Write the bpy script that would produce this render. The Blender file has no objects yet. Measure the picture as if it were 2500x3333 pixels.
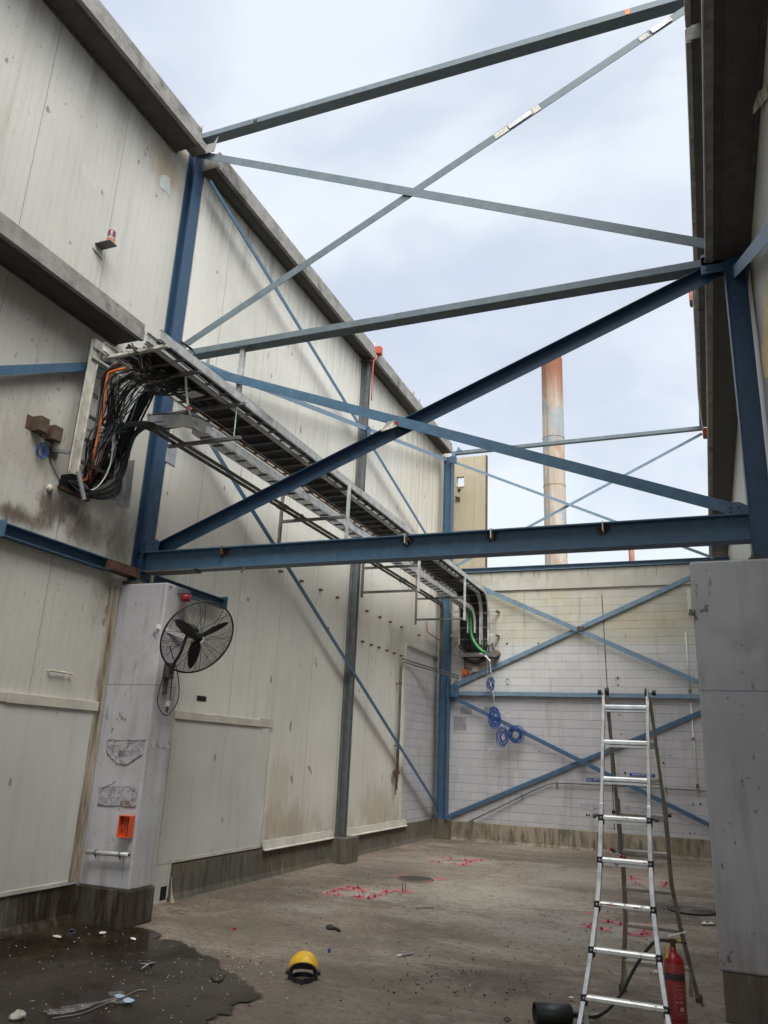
import bpy, bmesh, math, random
from mathutils import Vector as V, Matrix, noise
random.seed(11)
S = bpy.context.scene
COL = S.collection
PI = math.pi
R_ = random.uniform

# ---------------------------------------------------------------- camera frame
YAW, PIT, ROL, FPX = -0.39184518, 0.3003948, 0.04520282, 2550.44
_f = V((math.sin(YAW) * math.cos(PIT), math.cos(YAW) * math.cos(PIT), math.sin(PIT)))
_r = V((math.cos(YAW), -math.sin(YAW), 0))
_u = _r.cross(_f)
CR, CU = _r * math.cos(ROL) + _u * math.sin(ROL), _u * math.cos(ROL) - _r * math.sin(ROL)
CF = _f
CP = V((0, 0, 1.9))

def at(px, py, ax, val):
    """point of a real plane (x, y or z = val) seen at a photo position"""
    d = CR * ((px - 1250) / FPX) - CU * ((py - 1666.5) / FPX) + CF
    return CP + d * ((val - CP[ax]) / d[ax])

# ---------------------------------------------------------------- mesh builder
class MB:
    def __init__(s): s.v = []; s.f = []; s.sm = []
    def add(s, vs, fs, smooth=False):
        b = len(s.v); s.v += [V(p) for p in vs]
        for q in fs: s.f.append([b + i for i in q]); s.sm.append(smooth)
        return s
    def box(s, x0, x1, y0, y1, z0, z1):
        p = [(x, y, z) for z in (z0, z1) for y in (y0, y1) for x in (x0, x1)]
        return s.add(p, [(0, 2, 3, 1), (4, 5, 7, 6), (0, 1, 5, 4), (2, 6, 7, 3), (0, 4, 6, 2), (1, 3, 7, 5)])
    def ext(s, poly, p0, p1, side, up):
        p0, p1, side, up = V(p0), V(p1), V(side).normalized(), V(up).normalized()
        n = len(poly)
        vs = [p0 + side * a + up * b for a, b in poly] + [p1 + side * a + up * b for a, b in poly]
        fs = [(i, (i + 1) % n, n + (i + 1) % n, n + i) for i in range(n)] + [tuple(range(n))[::-1], tuple(range(n, 2 * n))]
        return s.add(vs, fs)
    def bar(s, p0, p1, w, h, up=(0, 0, 1)):
        p0, p1 = V(p0), V(p1); d = (p1 - p0).normalized(); up = V(up)
        side = d.cross(up).normalized(); up = side.cross(d)
        return s.ext([(-w / 2, -h / 2), (w / 2, -h / 2), (w / 2, h / 2), (-w / 2, h / 2)], p0, p1, side, up)
    def tube(s, pts, r, n=8, closed=False, cap=True):
        pts = [V(p) for p in pts]; N = len(pts); vs = []; fs = []
        if N < 2: return s
        t0 = (pts[1] - pts[0]).normalized()
        a = t0.orthogonal().normalized()
        for i, p in enumerate(pts):
            if closed: t = (pts[(i + 1) % N] - pts[i - 1]).normalized()
            else: t = (pts[min(i + 1, N - 1)] - pts[max(i - 1, 0)]).normalized()
            a = (a - t * a.dot(t)).normalized(); b = t.cross(a)
            rr = r[i] if isinstance(r, (list, tuple)) else r
            vs += [p + (a * math.cos(2 * PI * k / n) + b * math.sin(2 * PI * k / n)) * rr for k in range(n)]
        M = N if closed else N - 1
        for i in range(M):
            j = (i + 1) % N
            fs += [(i * n + k, i * n + (k + 1) % n, j * n + (k + 1) % n, j * n + k) for k in range(n)]
        s.add(vs, fs, True)
        if cap and not closed:
            b0 = len(s.v) - N * n
            s.f.append([b0 + k for k in range(n)][::-1]); s.sm.append(False)
            s.f.append([b0 + (N - 1) * n + k for k in range(n)]); s.sm.append(False)
        return s
    def cyl(s, p0, p1, r, n=16, r2=None):
        p0, p1 = V(p0), V(p1); d = (p1 - p0).normalized(); a = d.orthogonal().normalized(); b = d.cross(a)
        r2 = r if r2 is None else r2
        vs = [p0 + (a * math.cos(2 * PI * k / n) + b * math.sin(2 * PI * k / n)) * r for k in range(n)]
        vs += [p1 + (a * math.cos(2 * PI * k / n) + b * math.sin(2 * PI * k / n)) * r2 for k in range(n)]
        s.add(vs, [(k, (k + 1) % n, n + (k + 1) % n, n + k) for k in range(n)], True)
        return s.add(vs, [tuple(range(n))[::-1], tuple(range(n, 2 * n))])
    def lathe(s, prof, c, axis=(0, 0, 1), n=24):
        c, d = V(c), V(axis).normalized(); a = d.orthogonal().normalized(); b = d.cross(a); m = len(prof)
        vs = [c + d * z + (a * math.cos(2 * PI * k / n) + b * math.sin(2 * PI * k / n)) * r for r, z in prof for k in range(n)]
        return s.add(vs, [(i * n + k, i * n + (k + 1) % n, (i + 1) * n + (k + 1) % n, (i + 1) * n + k) for i in range(m - 1) for k in range(n)], True)
    def slab(s, pts, th):
        """flat polygon given thickness along its normal (towards th)"""
        pts = [V(p) for p in pts]; n = len(pts); th = V(th)
        return s.add(pts + [p + th for p in pts], [tuple(range(n)), tuple(range(n, 2 * n))[::-1]] + [(i, (i + 1) % n, n + (i + 1) % n, n + i) for i in range(n)])
    def xf(s, m):
        s.v = [m @ p for p in s.v]; return s

def wloc(o):
    p = V((0, 0, 0))
    while o: p = p + o.location; o = o.parent
    return p

def build(name, mb, mat, parent=None, origin=None, bevel=0):
    base = wloc(parent) if parent else V((0, 0, 0))
    if origin is None: origin = base
    me = bpy.data.meshes.new(name)
    me.from_pydata([tuple(p - V(origin)) for p in mb.v], [], mb.f)
    me.polygons.foreach_set('use_smooth', mb.sm)
    bm = bmesh.new(); bm.from_mesh(me); bmesh.ops.recalc_face_normals(bm, faces=bm.faces); bm.to_mesh(me); bm.free()
    me.materials.append(mat); me.update()
    o = bpy.data.objects.new(name, me); COL.objects.link(o)
    if parent: o.parent = parent; o.location = V(origin) - base
    else: o.location = V(origin)
    if bevel:
        b = o.modifiers.new('bevel', 'BEVEL'); b.width = bevel; b.segments = 2; b.limit_method = 'ANGLE'; b.angle_limit = math.radians(50)
        b.harden_normals = False
    return o

def tag(o, label=None, cat=None, group=None, kind=None):
    if label: o['label'] = label
    if cat: o['category'] = cat
    if group: o['group'] = group
    if kind: o['kind'] = kind
    return o

def thing(name, label, cat, loc, group=None):
    o = bpy.data.objects.new(name, None); COL.objects.link(o); o.location = V(loc); o.empty_display_size = .2
    return tag(o, label, cat, group)

def single(name, mb, mat, label, cat, group=None, bevel=0):
    xs = [p.x for p in mb.v]; ys = [p.y for p in mb.v]; zs = [p.z for p in mb.v]
    org = V(((min(xs) + max(xs)) / 2, (min(ys) + max(ys)) / 2, min(zs)))
    return tag(build(name, mb, mat, None, org, bevel), label, cat, group)

def struct(name, mb, mat, kind='structure'):
    o = build(name, mb, mat); o['kind'] = kind; return o

def dup(root, loc, label=None, group=None):
    r = root.copy(); COL.objects.link(r); r.location = V(loc)
    if label: r['label'] = label
    if group: r['group'] = group
    for ch in list(root.children):
        c = ch.copy(); COL.objects.link(c); c.parent = r
        for g in ch.children:
            d = g.copy(); COL.objects.link(d); d.parent = c
    return r

def spline(P, n=8):
    P = [V(p) for p in P]; Q = [P[0] * 2 - P[1]] + P + [P[-1] * 2 - P[-2]]; out = []
    for i in range(1, len(Q) - 2):
        a, b, c, d = Q[i - 1:i + 3]
        for k in range(n):
            t = k / n
            out.append(.5 * ((2 * b) + (c - a) * t + (2 * a - 5 * b + 4 * c - d) * t * t + (3 * b - a - 3 * c + d) * t ** 3))
    return out + [P[-1]]

# ---------------------------------------------------------------- materials
class NT:
    def __init__(s, name):
        s.m = bpy.data.materials.new(name); s.m.use_nodes = True; s.t = s.m.node_tree; s.n = s.t.nodes
        s.b = s.n['Principled BSDF']; s._p = None
    def lk(s, a, b):
        s.t.links.new(a, b)
    def put(s, sock, v):
        if hasattr(v, 'is_output'): s.lk(v, sock)
        elif v is not None:
            if sock.type == 'RGBA' and not hasattr(v, '__len__'): v = (v, v, v, 1)
            elif sock.type == 'RGBA' and len(v) == 3: v = (*v, 1)
            sock.default_value = v
    def pos(s):
        if not s._p: s._p = s.n.new('ShaderNodeNewGeometry').outputs['Position']
        return s._p
    def xyz(s, v=None):
        q = s.n.new('ShaderNodeSeparateXYZ'); s.lk(v or s.pos(), q.inputs[0]); return q.outputs
    def comb(s, x, y, z):
        q = s.n.new('ShaderNodeCombineXYZ')
        for i, v in enumerate((x, y, z)): s.put(q.inputs[i], v)
        return q.outputs[0]
    def m_(s, op, a, b=0.0, c=None, clamp=False):
        q = s.n.new('ShaderNodeMath'); q.operation = op; q.use_clamp = clamp
        s.put(q.inputs[0], a); s.put(q.inputs[1], b)
        if c is not None: s.put(q.inputs[2], c)
        return q.outputs[0]
    def scale(s, sx, sy, sz, v=None):
        q = s.n.new('ShaderNodeVectorMath'); q.operation = 'MULTIPLY'; s.lk(v or s.pos(), q.inputs[0]); q.inputs[1].default_value = (sx, sy, sz); return q.outputs[0]
    def noise(s, sc, det=4, rough=.6, v=None, dist=0):
        q = s.n.new('ShaderNodeTexNoise'); q.inputs['Scale'].default_value = sc; q.inputs['Detail'].default_value = det
        q.inputs['Roughness'].default_value = rough; q.inputs['Distortion'].default_value = dist; s.lk(v or s.pos(), q.inputs['Vector']); return q.outputs['Fac']
    def step(s, v, a, b):
        """smooth 0..1 between a and b"""
        q = s.n.new('ShaderNodeMapRange'); q.interpolation_type = 'SMOOTHSTEP'; s.put(q.inputs[0], v)
        if a > b:
            q.inputs[1].default_value = b; q.inputs[2].default_value = a; q.inputs[3].default_value = 1; q.inputs[4].default_value = 0
        else:
            q.inputs[1].default_value = a; q.inputs[2].default_value = b
        return q.outputs[0]
    def mix(s, f, a, b, mode='MIX'):
        q = s.n.new('ShaderNodeMix'); q.data_type = 'RGBA'; q.blend_type = mode; s.put(q.inputs[0], f); s.put(q.inputs[6], a); s.put(q.inputs[7], b); return q.outputs[2]
    def col_attr(s, nm):
        q = s.n.new('ShaderNodeVertexColor'); q.layer_name = nm; return q.outputs['Color']
    def mul(s, *a):
        r = a[0]
        for x in a[1:]: r = s.m_('MULTIPLY', r, x)
        return r
    def fin(s, col, rough=.6, metal=0., bump=None, bs=.3, bd=.01, **kw):
        s.put(s.b.inputs['Base Color'], col); s.put(s.b.inputs['Roughness'], rough); s.put(s.b.inputs['Metallic'], metal)
        for k, v in kw.items(): s.put(s.b.inputs[k.replace('_', ' ')], v)
        if bump is not None:
            q = s.n.new('ShaderNodeBump'); q.inputs['Strength'].default_value = bs; q.inputs['Distance'].default_value = bd
            s.lk(bump, q.inputs['Height']); s.lk(q.outputs[0], s.b.inputs['Normal'])
        return s.m

def simple(name, c, rough=.5, metal=0., var=.15, sc=6, spec=None, **kw):
    n = NT(name); a = n.step(n.noise(sc, 5), .3, .7)
    col = n.mix(a, tuple(x * (1 - var) for x in c), tuple(min(1, x * (1 + var)) for x in c))
    r = n.m_('MULTIPLY_ADD', n.noise(sc * 2.3, 3), .25, rough - .12)
    return n.fin(col, r, metal, **kw)

def steel(name, base, worn=.35, rust=.3, rough=.5, gal=(.30, .32, .32)):
    n = NT(name)
    big = n.noise(.9, 5, .65); fine = n.noise(9, 6, .7)
    streak = n.noise(3, 4, .6, n.scale(1, 1, .3))
    col = n.mix(n.step(fine, .35, .75), tuple(x * .82 for x in base), tuple(x * 1.15 for x in base))
    w = n.mul(n.step(n.noise(5, 7, .75), .55, .68), n.step(big, .5, .68), worn)
    col = n.mix(w, col, gal)
    col = n.mix(n.mul(n.step(streak, .55, .75), .35), col, (.05, .055, .055))
    rs = n.mul(n.step(n.noise(2.3, 8, .75), .62, .70), rust)
    col = n.mix(rs, col, (.10, .045, .022))
    return n.fin(col, n.m_('MULTIPLY_ADD', fine, .3, rough - .15), 0, n.noise(30, 3), .12, .003)

M = {}
M['blue'] = steel('blue_steel_paint', (.048, .105, .175))
M['shaded_navy'] = steel('shade_darkened_blue_paint', (.024, .066, .125), .35, .25)  # blue paint of the shaded columns and brace, shade put into the colour
M['slate'] = steel('weathered_blue_grey_paint', (.12, .16, .18), .8, .3, .55, (.26, .29, .29))
M['pale'] = steel('faded_pale_blue_paint', (.145, .225, .30), .6, .6, .55, (.3, .33, .34))
M['lblue'] = steel('mid_blue_paint', (.06, .135, .215), .45, .45)
M['beamblue'] = steel('grimy_beam_paint', (.055, .12, .19), .8, .8)
def galv(name, c, rough=.5, metal=.35, dirt=.5):
    n = NT(name); a = n.noise(7, 5, .7)
    col = n.mix(n.step(a, .3, .7), tuple(x * .75 for x in c), tuple(x * 1.2 for x in c))
    col = n.mix(n.mul(n.step(n.noise(2.2, 6, .7), .5, .68), dirt), col, (.07, .06, .05))
    return n.fin(col, n.m_('MULTIPLY_ADD', a, .35, rough - .15), metal, n.noise(40, 3), .1, .002)
M['galv'] = galv('galvanised_steel', (.52, .53, .52))
M['galvdark'] = galv('dull_galvanised_steel', (.15, .15, .14), .6, .2)
M['galvcol'] = galv('grey_green_steel', (.12, .13, .13), .5, .3)
M['alu'] = galv('aluminium', (.86, .86, .85), .36, .55, .25)
M['aluback'] = galv('shade_toned_brown_aluminium', (.30, .27, .225), .45, .45, .5)  # rear ladder legs: front metal darkened, shade put into the colour
M['gutter'] = galv('weathered_grey_sheet_metal', (.26, .245, .225), .6, .1, .75)
M['soffit'] = galv('dark_sheet_metal', (.075, .07, .062), .7, .0, .6)  # darker metal for gutter undersides, rack rungs and top hanger bars
M['railcream'] = galv('cream_tinted_tray_rail', (.58, .56, .49), .5, .15, .6)
M['black'] = simple('black_plastic', (.018, .018, .019), .45)
M['cable'] = simple('black_cable_sheath', (.013, .013, .014), .5, 0, .3)
M['cable2'] = simple('dark_navy_cable_sheath', (.02, .022, .035), .5)
M['cableg'] = simple('grey_cable_sheath', (.30, .31, .32), .5)
M['white'] = simple('white_plastic', (.72, .72, .68), .5)
M['cream'] = simple('cream_plastic', (.50, .48, .36), .55)
M['orange'] = simple('orange_plastic', (.68, .10, .018), .45, 0, .2)
M['orangec'] = simple('orange_flexible_conduit', (.62, .15, .03), .5, 0, .3)
M['redc'] = simple('red_plastic', (.33, .02, .02), .4)
M['maroon'] = simple('dark_red_lens', (.13, .015, .025), .25)
M['redpaint'] = simple('red_orange_paint', (.42, .07, .035), .5)
M['pink'] = simple('pink_sprayed_metal', (.30, .03, .04), .6, 0, .4, 30)
M['green'] = simple('green_sheath', (.03, .26, .05), .4, 0, .3)
M['bluec'] = simple('blue_cable_sheath', (.01, .065, .27), .7, 0, .3)
M['rust'] = simple('rusty_iron', (.10, .055, .035), .8, 0, .4, 12)
M['brown'] = simple('brown_painted_steel', (.10, .065, .045), .7, 0, .3, 15)
M['pipe'] = galv('old_copper_grey_pipe', (.17, .155, .13), .6, .2, .7)
M['foam'] = simple('yellow_foam', (.62, .52, .26), .9, 0, .2, 18)
M['hole'] = simple('dark_recess', (.006, .006, .006), .9)
M['yellow'] = simple('yellow_plastic', (.72, .44, .02), .35, 0, .15, 25)
M['stone'] = simple('broken_concrete', (.42, .38, .32), .9, 0, .25, 30)
M['paper'] = simple('grubby_paper', (.55, .53, .47), .8, 0, .2, 30)
M['bluetape'] = simple('pale_blue_wrapper', (.42, .52, .68), .5)
M['signblue'] = simple('sign_blue', (.02, .05, .22), .5)
M['signwhite'] = simple('sign_white', (.7, .72, .78), .6)
M['seal'] = simple('dark_sealant', (.03, .028, .025), .8)
M['greenpipe'] = simple('dark_green_pipe', (.035, .055, .045), .45)

def panel_mat(name, y0, base, per=1.285, rib=.107, rs=.5, joint=.006, dots=1., far=0., low=1., ax=1, drips=.5, grime=()):
    n = NT(name); q = n.xyz(); u = q[ax]; z = q[2]
    def comb_line(p, w, off):
        t = n.m_('DIVIDE', n.m_('SUBTRACT', u, off), p); fr = n.m_('FRACT', n.m_('ADD', t, .5)); d = n.m_('ABSOLUTE', n.m_('SUBTRACT', fr, .5))
        return n.step(n.m_('MULTIPLY', d, p), w, w * .3)
    J = comb_line(per, joint, y0)
    Rb = comb_line(rib, .012, y0 + .03)
    uv = n.comb(n.m_('MULTIPLY', u, 5), 0, n.m_('MULTIPLY', z, .35))
    st = n.noise(1.6, 6, .65, uv); st2 = n.noise(4.2, 4, .6, uv)
    big = n.noise(.45, 4, .5)
    col = n.mix(n.step(big, .3, .7), tuple(x * .86 for x in base), base)
    col = n.mix(n.mul(n.step(st, .5, .75), .42), col, (base[0] * .55, base[1] * .53, base[2] * .46))
    col = n.mix(n.mul(n.step(st2, .55, .72), .22), col, (base[0] * .75, base[1] * .68, base[2] * .5))
    col = n.mix(n.mul(n.step(n.noise(2.2, 3), .56, .7), .30), col, tuple(min(.9, x * 1.12) for x in base))
    col = n.mix(n.mul(Rb, n.step(n.noise(.8, 3), .35, .65), .13 * rs), col, (.12, .11, .09))
    if dots:
        dm = n.noise(1, 2, .5, n.scale(24, 24, 11)); msk = n.step(n.noise(.55, 3, .6), .42, .62)
        col = n.mix(n.mul(n.step(dm, .66, .72), msk, .55 * dots), col, (.13, .13, .11))
    if far:
        fm = n.mul(n.step(q[1], 14.5, 18.5), n.step(z, 4.8, 6.6)); fs = n.noise(1, 5, .6, n.comb(n.m_('MULTIPLY', u, 7), 0, n.m_('MULTIPLY', z, .12)))
        col = n.mix(n.mul(fm, n.step(fs, .38, .66), .75), col, (.43, .34, .20))
    if low:
        lm = n.step(z, 1.3, .3); col = n.mix(n.mul(lm, n.step(n.noise(1.3, 6, .7), .35, .65), .6 * low), col, (.26, .20, .12))
    if drips:
        dm = n.mul(n.step(z, 8.9, 10.2), n.step(n.noise(1, 4, .6, n.comb(n.m_('MULTIPLY', u, 4), 0, n.m_('MULTIPLY', z, .2))), .42, .7))
        col = n.mix(n.mul(dm, drips), col, (.22, .17, .11))
    gn = n.noise(1.1, 7, .72, n.comb(n.m_('MULTIPLY', u, 3.), 0, n.m_('MULTIPLY', z, 1.6))) if grime else None
    for gy, gz, ry, rz, kk, gc in grime:
        dx = n.m_('DIVIDE', n.m_('SUBTRACT', u, gy), ry); dz = n.m_('DIVIDE', n.m_('SUBTRACT', z, gz), rz)
        d = n.m_('SQRT', n.m_('ADD', n.m_('MULTIPLY', dx, dx), n.m_('MULTIPLY', dz, dz))); d = n.m_('ADD', d, n.m_('MULTIPLY', n.m_('SUBTRACT', gn, .5), 2.6))
        col = n.mix(n.mul(n.step(d, 1.05, .15), kk), col, gc)
    # isolated scratches and marks
    sc = n.noise(1, 2, .4, n.scale(5, 5, 3)); col = n.mix(n.mul(n.step(sc, .735, .76), .6), col, (.07, .06, .05))
    col = n.mix(n.mul(J, .72), col, (.045, .042, .036))
    h = n.m_('ADD', n.m_('MULTIPLY', J, -1.), n.m_('MULTIPLY', Rb, -.35 * rs))
    h = n.m_('ADD', h, n.m_('MULTIPLY', n.noise(1.1, 2, .4), 1.2))
    return n.fin(col, n.m_('MULTIPLY_ADD', st, .3, .33), 0, h, .35, .008)

M['panelN'] = panel_mat('ribbed_cream_panels', 6.52 - .0, (.575, .56, .505), rs=.8, grime=[(6.55, 4.42, .55, .30, .85, (.07, .045, .03)), (6.0, 4.18, .5, .16, .85, (.08, .05, .03)), (7.6, 4.3, .35, .5, .6, (.12, .09, .06)), (7.0, 4.25, .5, .25, .6, (.14, .1, .065)), (7.35, 9.75, .45, .45, .6, (.36, .27, .13)), (5.9, 5.0, .8, .6, .3, (.2, .16, .11)), (4.9, 3.75, 1.6, .3, .4, (.25, .22, .17)), (5.2, 6.55, 1.5, .35, .35, (.2, .18, .15)), (7.4, 3.6, .25, .5, .5, (.15, .12, .08))])
M['panelF'] = panel_mat('long_cream_panels', 10.17, (.68, .665, .60), rs=.16, far=1., grime=[(8.3, 4.1, .5, .5, .5, (.25, .2, .13)), (12.3, .7, 1.4, .5, .5, (.33, .27, .17)), (16.2, .9, 1.5, .6, .45, (.36, .3, .19)), (17.0, 4.3, .9, .8, .4, (.22, .2, .17)), (11.9, 1.3, .5, .7, .35, (.4, .32, .2))])
M['panelR'] = panel_mat('right_cream_panels', 5.0, (.50, .48, .42), rs=.3, far=0, drips=.4)
M['panelE'] = panel_mat('stained_end_panels', -5.75, (.46, .40, .28), rs=.5, ax=0, drips=0, low=0)

def door_mat():
    n = NT('smooth_grey_white_panels'); a = n.noise(.8, 5, .6)
    st = n.noise(2, 5, .6, n.scale(3, 3, .3))
    col = n.mix(n.step(a, .3, .7), (.50, .505, .465), (.57, .575, .53))
    col = n.mix(n.mul(n.step(st, .5, .7), .18), col, (.30, .28, .22))
    col = n.mix(n.mul(n.step(n.noise(1, 2, .4, n.scale(6, 6, 3)), .74, .76), .6), col, (.08, .07, .06))
    return n.fin(col, n.m_('MULTIPLY_ADD', st, .3, .35), 0, n.noise(1.2, 2), .15, .01)
M['door'] = door_mat()
M['trim'] = simple('cream_flashing', (.50, .48, .41), .5, 0, .14, 3)
def trimdirty():
    n = NT('stained_corner_strip'); st = n.noise(3, 6, .7, n.scale(6, 6, .5))
    col = n.mix(n.step(st, .35, .7), (.44, .40, .31), (.15, .115, .075)); return n.fin(col, .7, 0, st, .4, .01)
M['trimdirty'] = trimdirty()

def block_mat(name, ax=0, off=0.):
    n = NT(name); q = n.xyz(); u = q[ax]; z = q[2]
    wob = n.m_('MULTIPLY', n.m_('SUBTRACT', n.noise(3, 3), .5), .02)
    bv = n.comb(n.m_('ADD', u, 20 + off), n.m_('ADD', n.m_('ADD', z, .09), wob), 0)
    b = n.n.new('ShaderNodeTexBrick'); n.lk(bv, b.inputs['Vector']); b.inputs['Scale'].default_value = 1
    b.inputs['Brick Width'].default_value = .40; b.inputs['Row Height'].default_value = .2; b.inputs['Mortar Size'].default_value = .005
    b.inputs['Mortar Smooth'].default_value = .25
    b.inputs['Color1'].default_value = (.94, .94, .94, 1); b.inputs['Color2'].default_value = (1.04, 1.03, 1.02, 1); b.inputs['Mortar'].default_value = (1, 1, 1, 1)
    fr = n.m_('FRACT', n.m_('DIVIDE', n.m_('ADD', n.m_('ADD', z, .09), wob), .2)); bed = n.step(n.m_('ABSOLUTE', n.m_('SUBTRACT', fr, .5)), .46, .49)
    mort = n.m_('MAXIMUM', n.mul(bed, n.step(n.noise(2.0, 4, .7), .26, .5)), n.mul(b.outputs['Fac'], n.step(n.noise(2.5, 4, .7), .42, .6), .6))
    nz = n.m_('MULTIPLY', n.m_('SUBTRACT', n.noise(1.1, 4, .6), .5), .35)
    zz = n.m_('ADD', z, nz)
    up = n.step(zz, 3.35, 3.75); top = n.step(n.m_('ADD', z, n.m_('MULTIPLY', nz, .5)), 4.70, 4.82)
    col = n.mix(up, (.42, .415, .435), (.50, .50, .49)); col = n.mix(n.mul(top, .85), col, (.46, .445, .365))
    yl = n.mul(n.step(n.noise(.7, 4, .6), .45, .65), n.step(z, 4.6, 5.6)); col = n.mix(n.mul(yl, .55), col, (.40, .33, .18))
    st = n.noise(1.5, 5, .65, n.comb(n.m_('MULTIPLY', u, 4), 3., n.m_('MULTIPLY', z, .4)))
    col = n.mix(n.mul(n.step(st, .52, .74), .45), col, (.21, .19, .17))
    col = n.mix(n.mul(n.step(n.noise(2.1, 5, .65, n.comb(n.m_('MULTIPLY', u, 3), 9., n.m_('MULTIPLY', z, .5))), .57, .72), .4), col, (.62, .61, .60))
    rs = n.mul(n.step(n.noise(1.3, 6, .7, n.comb(n.m_('MULTIPLY', u, 3.), 5., z)), .60, .70), n.step(z, 3.4, 4.), n.step(z, 5.1, 4.8))
    col = n.mix(n.mul(rs, .6), col, (.27, .15, .06))
    chips = n.step(n.noise(1, 3, .6, n.scale(7, 7, 9)), .70, .735); col = n.mix(n.mul(chips, .65), col, (.10, .085, .07))
    col = n.mix(1., col, b.outputs['Color'], 'MULTIPLY')
    col = n.mix(n.mul(mort, .62), col, (.12, .11, .105))
    h = n.m_('ADD', n.m_('MULTIPLY', mort, -1.), n.m_('MULTIPLY', n.noise(18, 4), .25))
    return n.fin(col, .8, 0, h, .5, .008)
M['block'] = block_mat('painted_blockwork')
M['blockside'] = block_mat('painted_blockwork_return', 1, .13)

def band_mat():
    n = NT('stained_concrete_band'); q = n.xyz(); col = n.mix(n.step(n.noise(1.2, 5), .3, .7), (.37, .355, .30), (.47, .455, .40))
    st = n.noise(1.7, 6, .7, n.comb(n.m_('MULTIPLY', q[0], 6), 0, n.m_('MULTIPLY', q[2], .5)))
    col = n.mix(n.mul(n.step(st, .54, .66), n.step(q[2], 6.15, 6.6), .8), col, (.20, .12, .04))
    return n.fin(col, .85, 0, n.noise(14, 4), .3, .005)
M['band'] = band_mat()

def pier_mat():
    n = NT('lilac_grey_painted_concrete'); q = n.xyz(); z = q[2]
    a = n.noise(.9, 6, .62); st = n.noise(1.6, 5, .6, n.scale(4, 4, .5))
    col = n.mix(n.step(a, .32, .68), (.37, .365, .38), (.46, .455, .475))
    col = n.mix(n.mul(n.step(st, .5, .74), .4), col, (.20, .175, .16))
    col = n.mix(n.mul(n.step(n.noise(1.9, 4, .6, n.scale(3, 3, 1.)), .58, .66), .35), col, (.46, .45, .49))
    # scraped rectangle with rusty border, seam between lifts
    seam = n.m_('ABSOLUTE', n.m_('SUBTRACT', z, n.m_('MULTIPLY_ADD', n.noise(3, 2), .012, 2.56)))
    col = n.mix(n.mul(n.step(seam, .010, .004), .6), col, (.13, .12, .12))
    chips = n.step(n.noise(1, 6, .75, n.scale(4.5, 4.5, 3.6), .4), .635, .665)
    col = n.mix(n.mul(chips, .8), col, (.075, .06, .05))
    col = n.mix(n.mul(n.step(n.noise(.7, 6, .7), .52, .64), .4), col, (.24, .225, .215)); col = n.mix(n.mul(n.step(n.noise(1, 3, .6, n.scale(9, 9, 2.2)), .69, .72), .6), col, (.16, .14, .13))
    col = n.mix(n.mul(n.step(n.noise(1, 3, .5, n.scale(20, 20, 14)), .715, .74), .7), col, (.10, .07, .05))
    col = n.mix(n.mul(n.step(z, 1.25, .4), n.step(st, .38, .66), .45), col, (.20, .165, .13))
    return n.fin(col, .72, 0, n.m_('ADD', n.noise(16, 5), n.m_('MULTIPLY', chips, -1.)), .3, .006)
M['pier'] = pier_mat()
def scraped_mat():
    n = NT('scraped_old_paint_patch'); a = n.noise(5, 7, .7)
    col = n.mix(n.step(a, .35, .65), (.30, .29, .31), (.42, .41, .44)); col = n.mix(n.mul(n.step(n.noise(3, 7, .75), .57, .63), .8), col, (.12, .08, .055))
    return n.fin(col, .8, 0, a, .5, .006, Alpha=n.step(n.noise(11, 6, .75), .38, .47))
M['scraped'] = scraped_mat()

def kerb_mat(name, base, wet=False, tan=False):
    n = NT(name); q = n.xyz(); a = n.noise(1.6, 6, .65); st = n.noise(1.8, 6, .7, n.scale(5, 5, .7))
    col = n.mix(n.step(a, .3, .7), tuple(x * .7 for x in base), base)
    col = n.mix(n.mul(n.step(st, .44, .62), .8), col, (.06, .052, .04)); col = n.mix(n.mul(n.step(n.noise(.8, 5, .6), .48, .6), .5), col, (.13, .10, .065))
    col = n.mix(n.mul(n.step(n.noise(2.4, 5, .6, n.scale(4, 4, 1)), .6, .7), .35), col, (.34, .34, .31))
    rough = .85
    if wet:
        w = n.mul(n.step(n.m_('ADD', q[1], n.m_('MULTIPLY', a, 1.1)), 7.15, 7.4), 1.)
        w = n.m_('MAXIMUM', w, n.step(n.m_('ADD', q[2], n.m_('MULTIPLY', st, .35)), .30, .22))
        w = n.mul(w, n.step(q[0], -5.5, -5.95)); w = n.mul(w, n.m_('MULTIPLY_ADD', n.step(n.noise(2.2, 5, .7, n.scale(6, 6, .8)), .62, .44), .45, .55))
        col = n.mix(n.mul(w, .93), col, (.022, .015, .008)); rough = n.m_('MULTIPLY_ADD', w, -.45, .8)
    return n.fin(col, rough, 0, n.noise(12, 5), .35, .008)
M['kerb'] = kerb_mat('weathered_concrete_kerb', (.14, .132, .105))
M['kerbwet'] = kerb_mat('wet_concrete_kerb', (.16, .155, .125), True)
M['kerbtan'] = kerb_mat('tan_concrete_kerb', (.30, .255, .185))

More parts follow.
